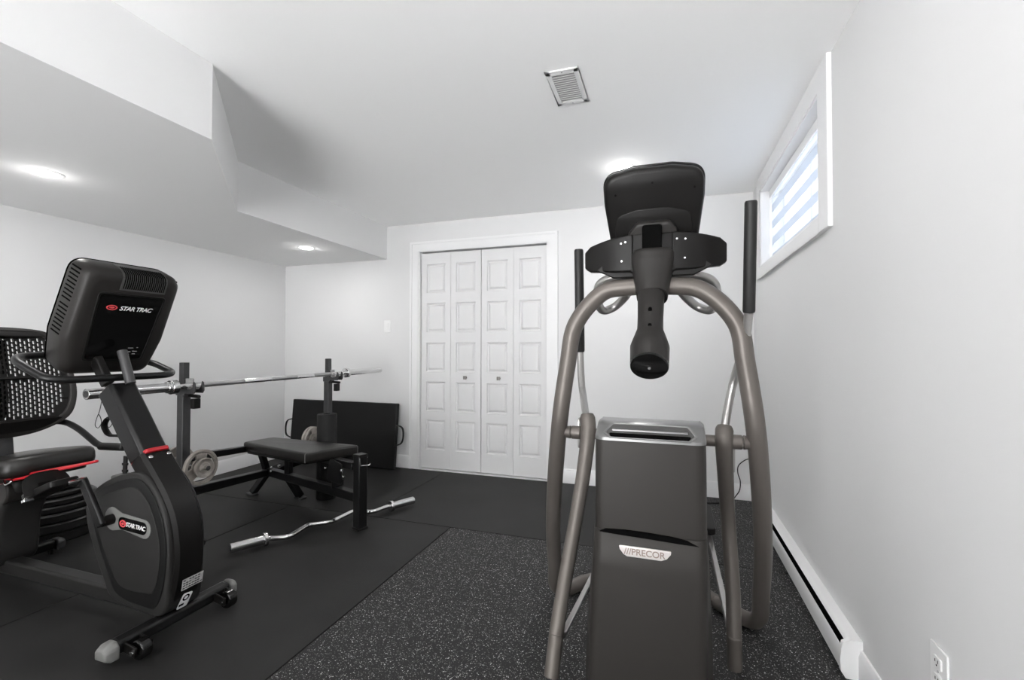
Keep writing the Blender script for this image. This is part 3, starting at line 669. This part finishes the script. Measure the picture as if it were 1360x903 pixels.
for y, dy in ((1.07, -.04), (1.58, .04)):
    obj('end_cap', B().loft([[(RX+a*(.036+g), y+d, .048+c*h) for a, c in ((-1, -1), (1, -1), (1, .4), (.5, 1), (-.5, 1), (-1, .4))] for d, g, h in ((0, 0, .030), (dy*.6, .0, .029), (dy, -.008, .018))]), 'steelg', sb, bev=.006)
    obj('levelling_foot', B().cyl((RX, y-dy*.3, 0), (RX, y-dy*.3, .03), .012, seg=14), 'blackp', sb)
# seat carriage
cr_ = [(-3.16, .10), (-2.90, .10), (-2.86, .30), (-2.80, .40), (-2.74, .46), (-2.74, .51), (-2.84, .53), (-3.06, .53), (-3.18, .49), (-3.24, .38), (-3.22, .2)]
cc = spline([(x, z, 0) for x, z in cr_ + cr_[:1]], 4)[:-1]
obj('seat_pedestal', B().prism([(p.x, p.y) for p in cc], .16, FY, bev=.02), 'bikegrey', bk, smooth=50)
obj('pedestal_hub', B().cyl((-2.80, BY-.10, .46), (-2.80, BY+.10, .46), .055), 'charcoal', bk, bev=.008, seg=3)
obj('seat_rail', B().bb(-3.15, -2.74, BY-.06, BY+.06, .515, .545), 'steel', bk, bev=.005)
pad = [(-2.475, -.16), (-2.445, -.09), (-2.445, .09), (-2.475, .16), (-2.62, .205), (-2.85, .215), (-3.0, .16), (-3.0, -.16), (-2.85, -.215), (-2.62, -.205)]
pp = spline([(x, y, 0) for x, y in pad + pad[:1]], 4)[:-1]
pw = [(p.x, p.y) for p in pp]
SM = Matrix.Translation((-2.62, BY, .592)) @ Matrix.Rotation(math.radians(-7), 4, 'Y') @ Matrix.Translation((2.47, 0, 0))
obj('seat', B().prism(pw, .085, SM, bev=.030), 'vinyl', bk, smooth=60)
obj('seat_pan', B().prism([(x*.9-.28, y*.86) for x, y in pw], .03, SM @ Matrix.Translation((0, 0, -.045)), bev=.006), 'blackp', bk)
# red adjusting lever below the seat, with coiled spring
rl = obj('seat_lever', B().tube(fillet([(-2.78, BY-.13, .505), (-2.50, BY-.13, .572), (-2.145, BY-.13, .652), (-2.125, BY-.115, .657), (-2.155, BY-.10, .650), (-2.60, BY-.09, .56)], .02), .0055, 8), 'red', bk)
cl = []
for k in range(90):
    a = k*.9; cl.append((-2.63-.09*k/90, BY-.13+.015*math.cos(a), .555-.012*k/90+.015*math.sin(a)))
obj('red_coil', B().tube(cl, .0022, 5), 'red', rl)
obj('lever_spring_clip', B().tube(spline([(-2.66, BY-.15, .54), (-2.62, BY-.16, .53), (-2.60, BY-.15, .545)], 4), .004, 6), 'chrome', rl)
# backrest: perforated shell
bo = [(-.215, .02), (-.12, -.035), (0, -.05), (.12, -.035), (.215, .02), (.245, .12), (.240, .24), (.215, .36), (.195, .43), (.14, .475), (0, .49), (-.14, .475), (-.195, .43), (-.215, .36), (-.240, .24), (-.245, .12)]
bo_ = [(p.x, p.y) for p in spline([(x, y, 0) for x, y in bo + bo[:1]], 5)[:-1]]
def slot(cx, cy, w, h):
    r = w/2; o = []
    for k in range(5): a = PI*k/4; o.append((cx+r*math.cos(a), cy+h/2-r+r*math.sin(a)))
    for k in range(5): a = PI+PI*k/4; o.append((cx+r*math.cos(a), cy-h/2+r+r*math.sin(a)))
    return o
holes = []; pads = []
for i in range(-14, 15):
    for j in range(0, 17):
        x = i*.0150; y = .045 + j*.0245 + (.01225 if i % 2 else 0)
        hw = .205 - .25*max(0, y-.30)**1.2 - .9*max(0, .10-y)
        if abs(x) > hw or y > .425: continue
        yb = .215 + .03*math.cos(x*14)             # solid bridge between upper and lower field
        if abs(y - .235) < .012 and abs(x) < .17: continue
        holes.append(slot(x, y, .0100, .0195))
MB = frame((-2.985, BY, .722), (.985, 0, .17), (0, 1, 0))
def bend(bm, Mi):
    inv = Mi.inverted()
    for v in bm.verts:
        l = inv @ v.co; l.z += 1.1*l.x**2 - .12*(l.y-.2)**2*2 + .25*max(0, abs(l.y-.2)-.12)**2; v.co = Mi @ l
b = B().prism(bo_, .012, MB, holes=holes); bend(b.bm, MB)
br_ = obj('backrest', b, 'blackp', bk, smooth=50)
ring_in = [(x*.90, (y-.22)*.90+.22) for x, y in bo_]
b = B().prism(bo_, .026, MB @ Matrix.Translation((0, 0, .003)), holes=[ring_in], bev=.006); bend(b.bm, MB)
obj('backrest_rim', b, 'charcoal', br_, smooth=50)
# woven backing (solid lumbar panel behind the shell)
b = B().prism(rpoly([(-.16, .04), (.045, .04), (.045, .215), (-.16, .215)], .03, 4), .006, MB @ Matrix.Translation((-.03, 0, -.02))); bend(b.bm, MB)
obj('lumbar_panel', b, 'blackp', br_)
b = B().prism(rpoly([(-.05, .12), (.0, .12), (.0, .43), (-.05, .43)], .01, 3), .02, MB @ Matrix.Translation((.025, 0, -.03)))
obj('back_spine', b, 'charcoal', br_)
obj('backrest_bracket', B().bar((-3.03, BY, .53), (-3.055, BY, .72), .09, .04, (0, 1, 0)), 'steelg', bk, bev=.006)
for s in (1, -1):
    hy = BY + s*.275
    hp = fillet([(-3.06, BY+s*.10, .72), (-3.06, hy-s*.02, .715), (-2.97, hy, .675), (-2.80, hy, .592), (-2.62, hy, .600)], .05)
    obj('seat_handle', B().tube(hp, .0155, 14), 'steel', bk)
    obj('handle_grip', B().tube([(-2.79, hy, .592), (-2.785, hy, .5925), (-2.615, hy, .600), (-2.608, hy, .600)], [.015, .0195, .0195, .014], 16), 'grip', bk)
# handlebar hoop
HZ = 1.0
hl = [(-2.42, BY-.12, 1.075), (-2.38, BY-.245, 1.068), (-2.315, BY-.275, 1.050), (-2.20, BY-.245, .988), (-2.165, BY-.20, .980), (-2.165, BY+.17, .980), (-2.20, BY+.228, .988), (-2.36, BY+.235, 1.035), (-2.42, BY+.12, 1.06)]
obj('handlebar', B().tube(fillet(hl, .05, 8), .0145, 16), 'steel', bk)
obj('neck_tube', B().tube([(-2.118, BY-.005, .955), (-2.175, BY-.005, 1.09)], .018, 18), 'tubel' if False else 'steelg', bk)
obj('neck_bracket', B().bar((-2.19, BY-.045, .95), (-2.245, BY-.06, 1.06), .05, .03), 'blackp', bk, bev=.006)
# console
u = V((.43, 0, .903)).normalized(); nb = V((.903, 0, -.43))
Ck = frame(V((-2.255, BY, 1.025)), nb, (0, 1, 0))      # local x=+Y, local y = nb x Y
yk = (Ck.to_3x3() @ V((0, 1, 0))).dot(u); sk = 1 if yk > 0 else -1
def ck(pts): return [(x, sk*y) for x, y in (pts if sk > 0 else pts[::-1])]
co2 = rpoly(ck([(-.160, -.045), (.160, -.045), (.186, .12), (.182, .425), (-.182, .425), (-.186, .12)]), [.05, .05, .1, .055, .055, .1] if sk > 0 else [.1, .055, .055, .1, .05, .05], 6)
def csc(s, z, dy=0): return [Ck @ V((p.x*s, (p.y - sk*.2)*s + sk*(.2+dy), z)) for p in co2]
cb = obj('console_housing', B().loft([csc(.93, -.125), csc(.985, -.120), csc(1.0, -.105), csc(1.0, -.040), csc(.965, -.015), csc(.90, -.002), csc(.80, .0)]), 'charcoal', bk, smooth=50)
obj('console_face', B().loft([csc(.99, -.128), csc(.97, -.134), csc(.80, -.132)]), 'blackg', cb, smooth=40)
pn = rpoly(ck([(-.105, .035), (.105, .035), (.120, .325), (-.120, .325)]), .012, 4)
obj('rear_panel', B().prism(pn, .004, Ck @ Matrix.Translation((0, 0, .001))), 'blackg', cb)
obj('panel_border', B().prism(rpoly(ck([(-.113, .027), (.113, .027), (.128, .333), (-.128, .333)]), .016, 4), .007, Ck @ Matrix.Translation((0, 0, .001)), holes=[rpoly(ck([(-.105, .035), (.105, .035), (.120, .325), (-.120, .325)]), .012, 4)], bev=.002), 'blackp', cb)
txm = Ck @ Matrix.Translation((.022, sk*.268, .0036)) @ (Matrix.Identity(4) if sk > 0 else Matrix.Diagonal((1, 1, 1, 1)))
obj('maker_lettering', B().text('STAR TRAC', .026, txm, .0005, shear=.25, bold=.0004, spacing=.88), 'white', cb)
e1 = [(-.068+.020*math.cos(a), sk*.270+.0115*math.sin(a)) for a in [k*PI/12 for k in range(24)]]
e2 = [(-.068+.0150*math.cos(a), sk*.270+.0075*math.sin(a)) for a in [k*PI/12 for k in range(24)]]
e3 = [(-.068+.010*math.cos(a), sk*.270+.0040*math.sin(a)) for a in [k*PI/12 for k in range(24)]]
obj('maker_logo', B().prism(e1, .0015, Ck @ Matrix.Translation((0, 0, .0035)), holes=[e2]).prism(e3, .0015, Ck @ Matrix.Translation((0, 0, .0035))), 'redlogo', cb)
b = B()
for x, y, w in ((.052, .088, .020), (.078, .090, .006), (.048, .070, .016), (.072, .072, .018), (.046, .058, .014), (.070, .060, .012), (.040, .046, .010)): b.box((x, sk*y, .0034), (w, .003, .001), Ck)
obj('port_marks', b, 'greyprint', cb)
# top vent: slotted grille over the upper edge, side vents
gx = .028
gv = obj('top_grille', B().loft([[Ck @ V((gx + a, sk*y, z)) for a in (-.088, .088)] + [Ck @ V((gx + a, sk*(y-.004), z-.012)) for a in (.088, -.088)] for y, z in ((.348, .0025), (.378, .0025), (.400, -.0005), (.415, -.010), (.424, -.030), (.4275, -.060), (.4275, -.085))]), 'rib', cb, smooth=60)
b = B()
for k in range(21):
    x = gx - .078 + k*.0078
    for (y0, z0), (y1, z1) in (((.356, .0030), (.378, .0030)), ((.378, .0030), (.401, 0)), ((.401, 0), (.4165, -.0100)), ((.4165, -.0100), (.4255, -.030)), ((.4255, -.030), (.4285, -.055))):
        b.bar(Ck @ V((x, sk*y0, z0)), Ck @ V((x, sk*y1, z1)), .0034, .0016, Ck.to_3x3() @ V((1, 0, 0)))
obj('grille_slots', b, 'dark', gv)
for s in (-1, 1):
    b = B()
    for k in range(17):
        y = .125 + k*.0165 + (.010 if k > 7 else 0); b.box((s*(.1857-.013*(y-.12)), sk*y, -.070), (.003, .0055, .056), Ck)
    obj('side_vent', b, 'dark', cb)
obj('screw_hole', B().cyl(Ck @ V((-.135, sk*.385, -.018)), Ck @ V((-.135, sk*.385, -.010)), .006, seg=12), 'dark', cb)

# ------------------------------------------------------------------ weight bench with its rack
XB = -2.44; Y1, Y2 = 1.815, 2.945
wb = thing('weight_bench', 'black weight bench with padded board and two tall bar uprights behind it', 'weight bench', (-2.2, 2.4, 0))
for y in (Y1, Y2):
    up_ = obj('upright', B().bb(XB-.080, XB-.034, y-.023, y+.023, .0, .885), 'steelg', wb, bev=.004)
    obj('inner_post', B().bb(XB-.074, XB-.040, y-.017, y+.017, .87, 1.025), 'steelg', up_, bev=.002)
    hk = [(XB-.030, y-.020), ]
    b = B().bb(XB-.084, XB-.020, y-.027, y+.027, .848, .884)
    for dy in (-.024, .024):
        prof = [(-.026, -.045), (.052, -.045), (.062, -.030), (.058, .012), (.046, .020), (.040, -.010), (.026, -.022), (.0, -.024), (-.018, -.015), (-.018, .030), (-.030, .030)]
        b.prism(prof, .006, frame((XB, y+dy, .905), (0, -1, 0), (1, 0, 0)))
    obj('bar_hook', b, 'steelg', up_, bev=.0015)
    obj('hook_liner', B().prism([(-.018, -.020), (-.018, .034), (-.014, .034), (-.0135, -.012), (.0, -.019), (.026, -.017), (.036, -.006), (.040, -.010), (.026, -.024), (0, -.026)], .042, frame((XB, y, .905), (0, -1, 0), (1, 0, 0))), 'sticker', up_)
    obj('height_knob', B().cyl((XB-.03, y+.01, .845), (XB+.045, y+.01, .840), .010, seg=14).bb(XB+.0, XB+.03, y-.008, y+.03, .775, .83), 'blackp', up_, bev=.003)
    obj('base_foot', B().bar((XB-.055, y-.0, .025), (XB-.055+.0, y+(-.16 if y < 2.4 else .16), .025), .05, .05), 'steel', up_, bev=.004)
    zp = .465 if y < 2.4 else .392
    obj('plate_peg', B().cyl((XB-.235, y, zp), (XB+(.13 if y < 2.4 else .0), y, zp), .0125, seg=18), 'chrome', up_)
# rails from the uprights to the rear node
N1 = V((-2.90, 2.76, .155)); N2 = V((-2.86, 2.64, .375))
obj('lower_rail', B().bar((XB-.055, Y1, .315), N1, .05, .05), 'steel', wb, bev=.004)
obj('upper_rail', B().bar((XB-.055, Y1+.02, .50), N2, .04, .04), 'steel', wb, bev=.004)
obj('lower_rail', B().bar((XB-.055, Y2, .315), N1, .05, .05), 'steel', wb, bev=.004)
obj('rear_post', B().bar(N1, N2 + V((0, 0, .02)), .04, .04, (1, 0, 0)), 'steel', wb, bev=.004)
FP = V((-1.782, 2.392, 0)); D = (V((-2.9, 2.76, 0)) - FP).normalized()
obj('main_beam', B().bar(FP + D*.02 + V((0, 0, .19)), N1 + V((0, 0, .01)), .05, .055), 'steel', wb, bev=.004)
fpz = math.atan2(D.y, D.x)
fpo = obj('front_post', B().box((FP.x, FP.y, .228), (.062, .060, .436), rz=fpz), 'steel', wb, bev=.004)
obj('post_cap', B().box((FP.x, FP.y, .450), (.064, .062, .012), rz=fpz).box((FP.x, FP.y, .006), (.072, .070, .012), rz=fpz), 'blackp', fpo, bev=.004)
n_ = V((-D.y, D.x, 0))
if n_.x > 0: n_ = -n_
f0 = FP - D*.037
obj('spring_pin', B().tube(fillet([f0 + n_*.030 + V((0, 0, .44)), f0 + n_*.026 + V((0, 0, .392)), f0 - n_*.036 + V((0, 0, .385)), f0 - n_*.046 + V((0, 0, .392))], .012), .0035, 8).tube([FP - n_*.05 + V((0, 0, .425)), FP - n_*.02 + V((0, 0, .425))], .004, 8), 'chrome', fpo)
# rear legs with foot plates
lf = V((-2.96, 2.70, 0))
for q0, q1 in ((N1 + V((0, 0, .0)), V((-2.965, 2.685, .012))), (V((-2.62, 2.672, .175)), V((-2.56, 2.735, .012)))):
    lg = obj('rear_leg', B().bar(q0, q1, .045, .045), 'steel', wb, bev=.004)
    obj('foot_plate', B().prism(rpoly([(-.045, -.03), (.045, -.03), (.045, .03), (-.045, .03)], .01, 3), .012, frame((q1.x, q1.y, .006), (0, 0, 1), (D.x, D.y, 0)), bev=.003), 'steelg', lg)
# seat support: raised carriage under board, bolts and adjusting ladder
obj('board_support', B().bar(FP + D*.05 + V((0, 0, .375)), FP + D*.95 + V((0, 0, .372)), .05, .045).bar(FP + D*.86 + V((0, 0, .16)), FP + D*.86 + V((0, 0, .37)), .045, .04).bar(FP + D*.25 + V((0, 0, .20)), FP + D*.25 + V((0, 0, .37)), .045, .05).bar(FP + D*.01 + V((0, 0, .36)), FP + D*.4 + V((0, 0, .36)), .03, .02), 'steel', wb, bev=.004)
obj('adjusting_plate', B().prism(rpoly([(-.09, -.07), (.04, -.09), (.09, .05), (-.08, .06)], .02, 4), .008, frame(FP + D*.22 - n_*(-.04) + V((0, 0, .31)), n_, (D.x, D.y, 0)), bev=.002), 'steel', wb)
b = B()
for t, z in ((.30, .335), (.10, .31), (.12, .345), (1.02, .195), (1.01, .225)):
    p = FP + D*t + n_*(.046) + V((0, 0, z)); b.cyl(p, p + n_*.012, .009, seg=14)
p = FP + D*1.0 + V((0, 0, .215)); b.cyl(p, p + V((0, 0, .02)), .011, seg=14)
obj('frame_bolts', b, 'chrome', wb, bev=.002)
# board: tapered pad, corners measured on the floor plan
A_, B_, C_, D_ = (-2.775, 2.425), (-2.110, 2.292), (-1.945, 2.605), (-2.720, 2.640)
ol = rpoly([A_, B_, C_, D_], [.03, .015, .02, .05], 5)
pd = obj('bench_pad', B().prism([(p.x, p.y) for p in ol], .066, frame((0, 0, .425), (0, 0, 1), (1, 0, 0)), bev=.014), 'vinyl', wb, smooth=50)
obj('pad_board', B().prism([((p.x+2.38)*.93-2.38, (p.y-2.49)*.9+2.49) for p in ol], .014, frame((0, 0, .388), (0, 0, 1), (1, 0, 0))), 'steel', pd)
pz = .4565
e = [V((B_[0]-.006, B_[1]+.004, .395)), V((B_[0]-.006, B_[1]+.004, .453)), V((C_[0]-.014, C_[1]-.006, .453)), V((C_[0]-.014, C_[1]-.006, .395))]
obj('pad_piping', B().tube(fillet(e, .012), .0030, 8), 'stay', pd)

# ------------------------------------------------------------------ barbell, clip, small plates
bb_ = thing('barbell', 'long chrome barbell resting empty on the bench uprights', 'barbell', (XB, 2.44, .90))
z0, z1 = .897, .913
def bz_(y): return z0 + (y-1.33)/(3.55-1.33)*(z1-z0)
def bp(y): return (XB, y, bz_(y))
obj('bar_shaft', B().cyl(bp(1.72), bp(3.16), .014, seg=20), 'chrome', bb_)
for y0, y1 in ((1.86, 2.14), (2.34, 2.56), (2.72, 2.90)): obj('knurling', B().cyl(bp(y0), bp(y1), .0145, seg=20), 'knurl', bb_)
for ye, yc, s in ((1.335, 1.71, 1), (3.545, 3.09, -1)):
    sl = obj('bar_sleeve', B().cyl(bp(ye), bp(yc), .0245, seg=28), 'chrome', bb_, bev=.002)
    obj('sleeve_collar', B().cyl(bp(yc - s*.012), bp(yc + s*.020), .038, seg=28).cyl(bp(yc - s*.03), bp(yc-s*.012), .030, seg=28), 'chrome', sl, bev=.003)
    obj('sleeve_end', B().cyl(bp(ye - s*.002), bp(ye + s*.004), .015, seg=20), 'steelg', sl)
sc_ = thing('spring_collar', 'wire spring clip hanging on the near end of the chrome barbell', 'barbell clip', bp(1.47))
pts = []; yc = 1.412
for k in range(66):
    a = k*.3; pts.append((XB+.0275*math.sin(a), yc + .010*k/66, bz_(yc)+.0275*math.cos(a)))
obj('spring_coil', B().tube(pts, .0022, 6), 'chrome', sc_)
for s, dx in ((-1, -.008), (1, .02)):
    x = XB + dx; y = yc + s*.014 + .005; zz = bz_(yc) - .026
    lp = [(x, y, zz), (x, y-.004 - .006*(s < 0), zz-.055), (x, y-.020, zz-.085), (x, y-.026, zz-.118), (x, y-.014, zz-.132), (x, y-.002, zz-.112), (x, y-.006, zz-.085), (x, y-.014, zz-.07)]
    obj('clip_handle', B().tube(spline(lp, 6), .0017, 6), 'steelg', sc_)

def wplate(cx, cy, cz, R=.095, t=.020, label='', m='iron', tilt=None):
    tp = thing('weight_plate', label, 'weight plate', (cx, cy, cz))
    f = tilt or frame((cx, cy, cz), (1, 0, 0), (0, 1, 0))
    circ = lambda r, n=40: [(r*math.cos(2*PI*k/n), r*math.sin(2*PI*k/n)) for k in range(n)]
    hl = [circ(.0245*R/.095*.6, 20)]
    for k in range(3):
        a0 = 2*PI*k/3 + .5; r0, r1 = R*.54, R*.78; n = 8; w = .62
        hl.append([(r1*math.cos(a0-w+2*w*i/n), r1*math.sin(a0-w+2*w*i/n)) for i in range(n+1)] + [(r0*math.cos(a0+w*.8-1.6*w*i/n), r0*math.sin(a0+w*.8-1.6*w*i/n)) for i in range(n+1)])
    obj('plate_disc', B().prism(circ(R*.97), t*.5, f, holes=hl), m, tp)
    b = B()
    for s in (1,): b.lathe([(R*.84, -t/2), (R*.97, -t/2), (R, -t*.36), (R, t*.36), (R*.97, t/2), (R*.86, t/2), (R*.82, t*.2), (R*.82, -t*.2), (R*.84, -t/2)], f, 48)
    obj('plate_rim', b, m, tp)
    obj('plate_hub', B().lathe([(R*.17, -t*.6), (R*.42, -t*.6), (R*.46, -t*.3), (R*.46, t*.3), (R*.42, t*.6), (R*.17, t*.6), (R*.17, -t*.6)], f, 40), m, tp)
    return tp
wplate(XB+.075, Y1, .465, label='small grey iron plate on the near upright peg, facing the viewer')
obj_ = thing('weight_plate', 'smaller grey iron plate stacked in front on the near upright peg', 'weight plate', (XB+.105, Y1, .465))
f = frame((XB+.101, Y1, .465), (1, 0, 0), (0, 1, 0))
obj('plate_disc', B().lathe([(.013, -.008), (.050, -.008), (.052, -.004), (.052, .006), (.048, .008), (.040, .004), (.030, .004), (.024, .012), (.013, .012), (.013, -.008)], f), 'iron', obj_)
wplate(XB-.101, Y1, .470, label='small grey iron plate half hidden behind the near upright')
wplate(XB-.218, Y2, .392, label='small grey iron plate on the far upright peg, seen behind the bench pad')
wplate(XB-.192, Y2, .392, label='small grey iron plate on the far upright peg, between its twin and the upright')

# ------------------------------------------------------------------ foam roller, folding mat, curl bar, stacked plates
fr_ = thing('foam_roller', 'black foam roller standing upright behind the bench pad', 'foam roller', (-2.385, 2.81, 0))
obj('roller_foam', B().lathe([(.030, 0), (.066, 0), (.070, .006), (.070, .614), (.066, .620), (.030, .620), (.030, 0)], frame((-2.385, 2.805, 0), (0, 0, 1)), 48), 'foam', fr_)
obj('roller_core', B().lathe([(.026, .002), (.0305, .002), (.0305, .618), (.026, .618), (.026, .002)], frame((-2.385, 2.805, 0), (0, 0, 1)), 32), 'steel', fr_)

fm = thing('folding_mat', 'large black folded exercise mat leaning on the back wall', 'exercise mat', (-2.95, 3.66, 0))
tl = Matrix.Translation((-2.945, 3.650, .003)) @ Matrix.Rotation(math.radians(-5.2), 4, 'X')
for k, dy in enumerate((0, .027)):
    obj('mat_panel', B().box((0, dy-.012, .298), (1.20 - k*.01, .025, .595), tl), 'matvinyl', fm, bev=.008, seg=3)
for s in (-1, 1):
    h = [tl @ V((s*.60, -.012, .40)), tl @ V((s*.665, -.014, .385)), tl @ V((s*.680, -.014, .31)), tl @ V((s*.665, -.014, .235)), tl @ V((s*.60, -.012, .215))]
    obj('strap_handle', B().tube(fillet(h, .04), .006, 8, sx=2, up=(0, 1, 0)), 'grip', fm)

cbz = thing('curl_bar', 'chrome zigzag curl bar lying on the floor in front of the bench', 'curl bar', (-1.95, 2.36, 0))
p0, p1 = V((-2.206, 1.862, .0)), V((-1.690, 2.866, .0)); dd = (p1-p0).normalized(); nn = V((dd.y, -dd.x, 0)); Lb = (p1-p0).length
def cp(t, off, z=.036): q = p0 + dd*t; return q + nn*off + V((0, 0, z))
sl = .20
zc = [cp(sl-.02, 0), cp(sl+.075, 0), cp(sl+.165, .050), cp(sl+.295, -.045), cp(Lb/2-.055, -.045), cp(Lb/2+.055, -.045)]
CZ = .036
mid = [(-2.105, 2.035, CZ), (-2.026, 2.085, CZ), (-2.058, 2.262, CZ), (-1.955, 2.352, CZ), (-1.950, 2.548, CZ), (-1.820, 2.572, CZ), (-1.792, 2.690, CZ)]
b = B().tube(fillet([cp(.14, 0), cp(.20, 0)] + mid + [cp(Lb-.14, 0)], .035, 6), .0135, 16)
obj('bar_shaft', b, 'chrome', cbz)
for t0, t1, tc_ in ((0, .165, .172), (Lb, Lb-.165, Lb-.172)):
    s_ = 1 if t0 == 0 else -1
    so_ = obj('bar_sleeve', B().cyl(cp(t0, 0), cp(t1, 0), .0245, seg=28), 'chrome', cbz, bev=.002)
    obj('sleeve_collar', B().cyl(cp(t1-.002*s_, 0), cp(t1+.018*s_, 0), .036, seg=28), 'chrome', so_, bev=.003)
    obj('sleeve_end', B().cyl(cp(t0-.0015*s_, 0), cp(t0+.004*s_, 0), .016, seg=20), 'steelg', so_)

px_, py_ = -3.465, 1.735; z = 0
labs = ['bottom', 'second from the bottom', 'third from the bottom', 'fourth from the bottom', 'fifth from the bottom', 'second from the top', 'top']
for k, (R, t) in enumerate(((.225, .060), (.225, .055), (.222, .050), (.215, .040), (.20, .036), (.165, .030), (.13, .026))):
    tp = thing('bumper_plate', 'black rubber bumper plate behind the bike seat, %s of the pile' % labs[k], 'weight plate', (px_, py_, z), 'plates piled flat by the left wall')
    f = frame((px_ + random.uniform(-.008, .008), py_ + random.uniform(-.008, .008), z), (0, 0, 1))
    obj('rubber_disc', B().lathe([(.026, .004), (.06, .004), (.07, .010), (R*.75, .010), (R*.8, 0), (R-.010, 0), (R, .008), (R, t-.008), (R-.010, t), (R*.8, t), (R*.75, t-.010), (.07, t-.010), (.06, t-.004), (.026, t-.004), (.026, .004)], f, 56), 'rubplate', tp)
    obj('steel_insert', B().lathe([(.025, .003), (.030, .003), (.030, t-.003), (.025, t-.003), (.025, .003)], f, 24), 'chrome', tp)
    z += t

# ------------------------------------------------------------------ world, camera, render look
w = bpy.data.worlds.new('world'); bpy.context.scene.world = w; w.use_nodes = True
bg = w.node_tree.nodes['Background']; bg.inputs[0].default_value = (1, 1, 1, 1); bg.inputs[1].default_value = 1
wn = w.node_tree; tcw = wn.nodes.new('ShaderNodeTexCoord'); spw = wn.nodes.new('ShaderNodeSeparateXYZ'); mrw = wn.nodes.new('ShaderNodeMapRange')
mrw.inputs['From Min'].default_value = -.35; mrw.inputs['From Max'].default_value = .25; mrw.inputs['To Min'].default_value = WLO; mrw.inputs['To Max'].default_value = WHI  # background made far brighter below the horizon, added to light the ceiling
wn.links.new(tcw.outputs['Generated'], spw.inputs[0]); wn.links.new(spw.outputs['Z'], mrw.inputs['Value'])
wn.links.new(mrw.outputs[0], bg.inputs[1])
cam = bpy.data.cameras.new('camera'); co_ = bpy.data.objects.new('camera', cam); C.objects.link(co_)
f_, yaw, pitch, roll = 609.8133, .323, .0175, .0016
cam.sensor_fit = 'HORIZONTAL'; cam.sensor_width = 36; cam.lens = 36 * f_ / 1360; cam.clip_start = .02
cam.shift_y = (453.1419 - 451.5) / 1360
co_.location = (0, 0, 1.1)
co_.rotation_euler = (Matrix.Rotation(yaw, 3, 'Z') @ Matrix.Rotation(PI/2 + pitch, 3, 'X') @ Matrix.Rotation(roll, 3, 'Z')).to_euler()
s = bpy.context.scene; s.camera = co_
s.view_settings.view_transform = 'Standard'; s.view_settings.look = 'None'; s.view_settings.gamma = 1; s.view_settings.use_curve_mapping = False
s.view_settings.exposure = .50
s.cycles.max_bounces = 10; s.cycles.diffuse_bounces = 6; s.cycles.use_denoising = True
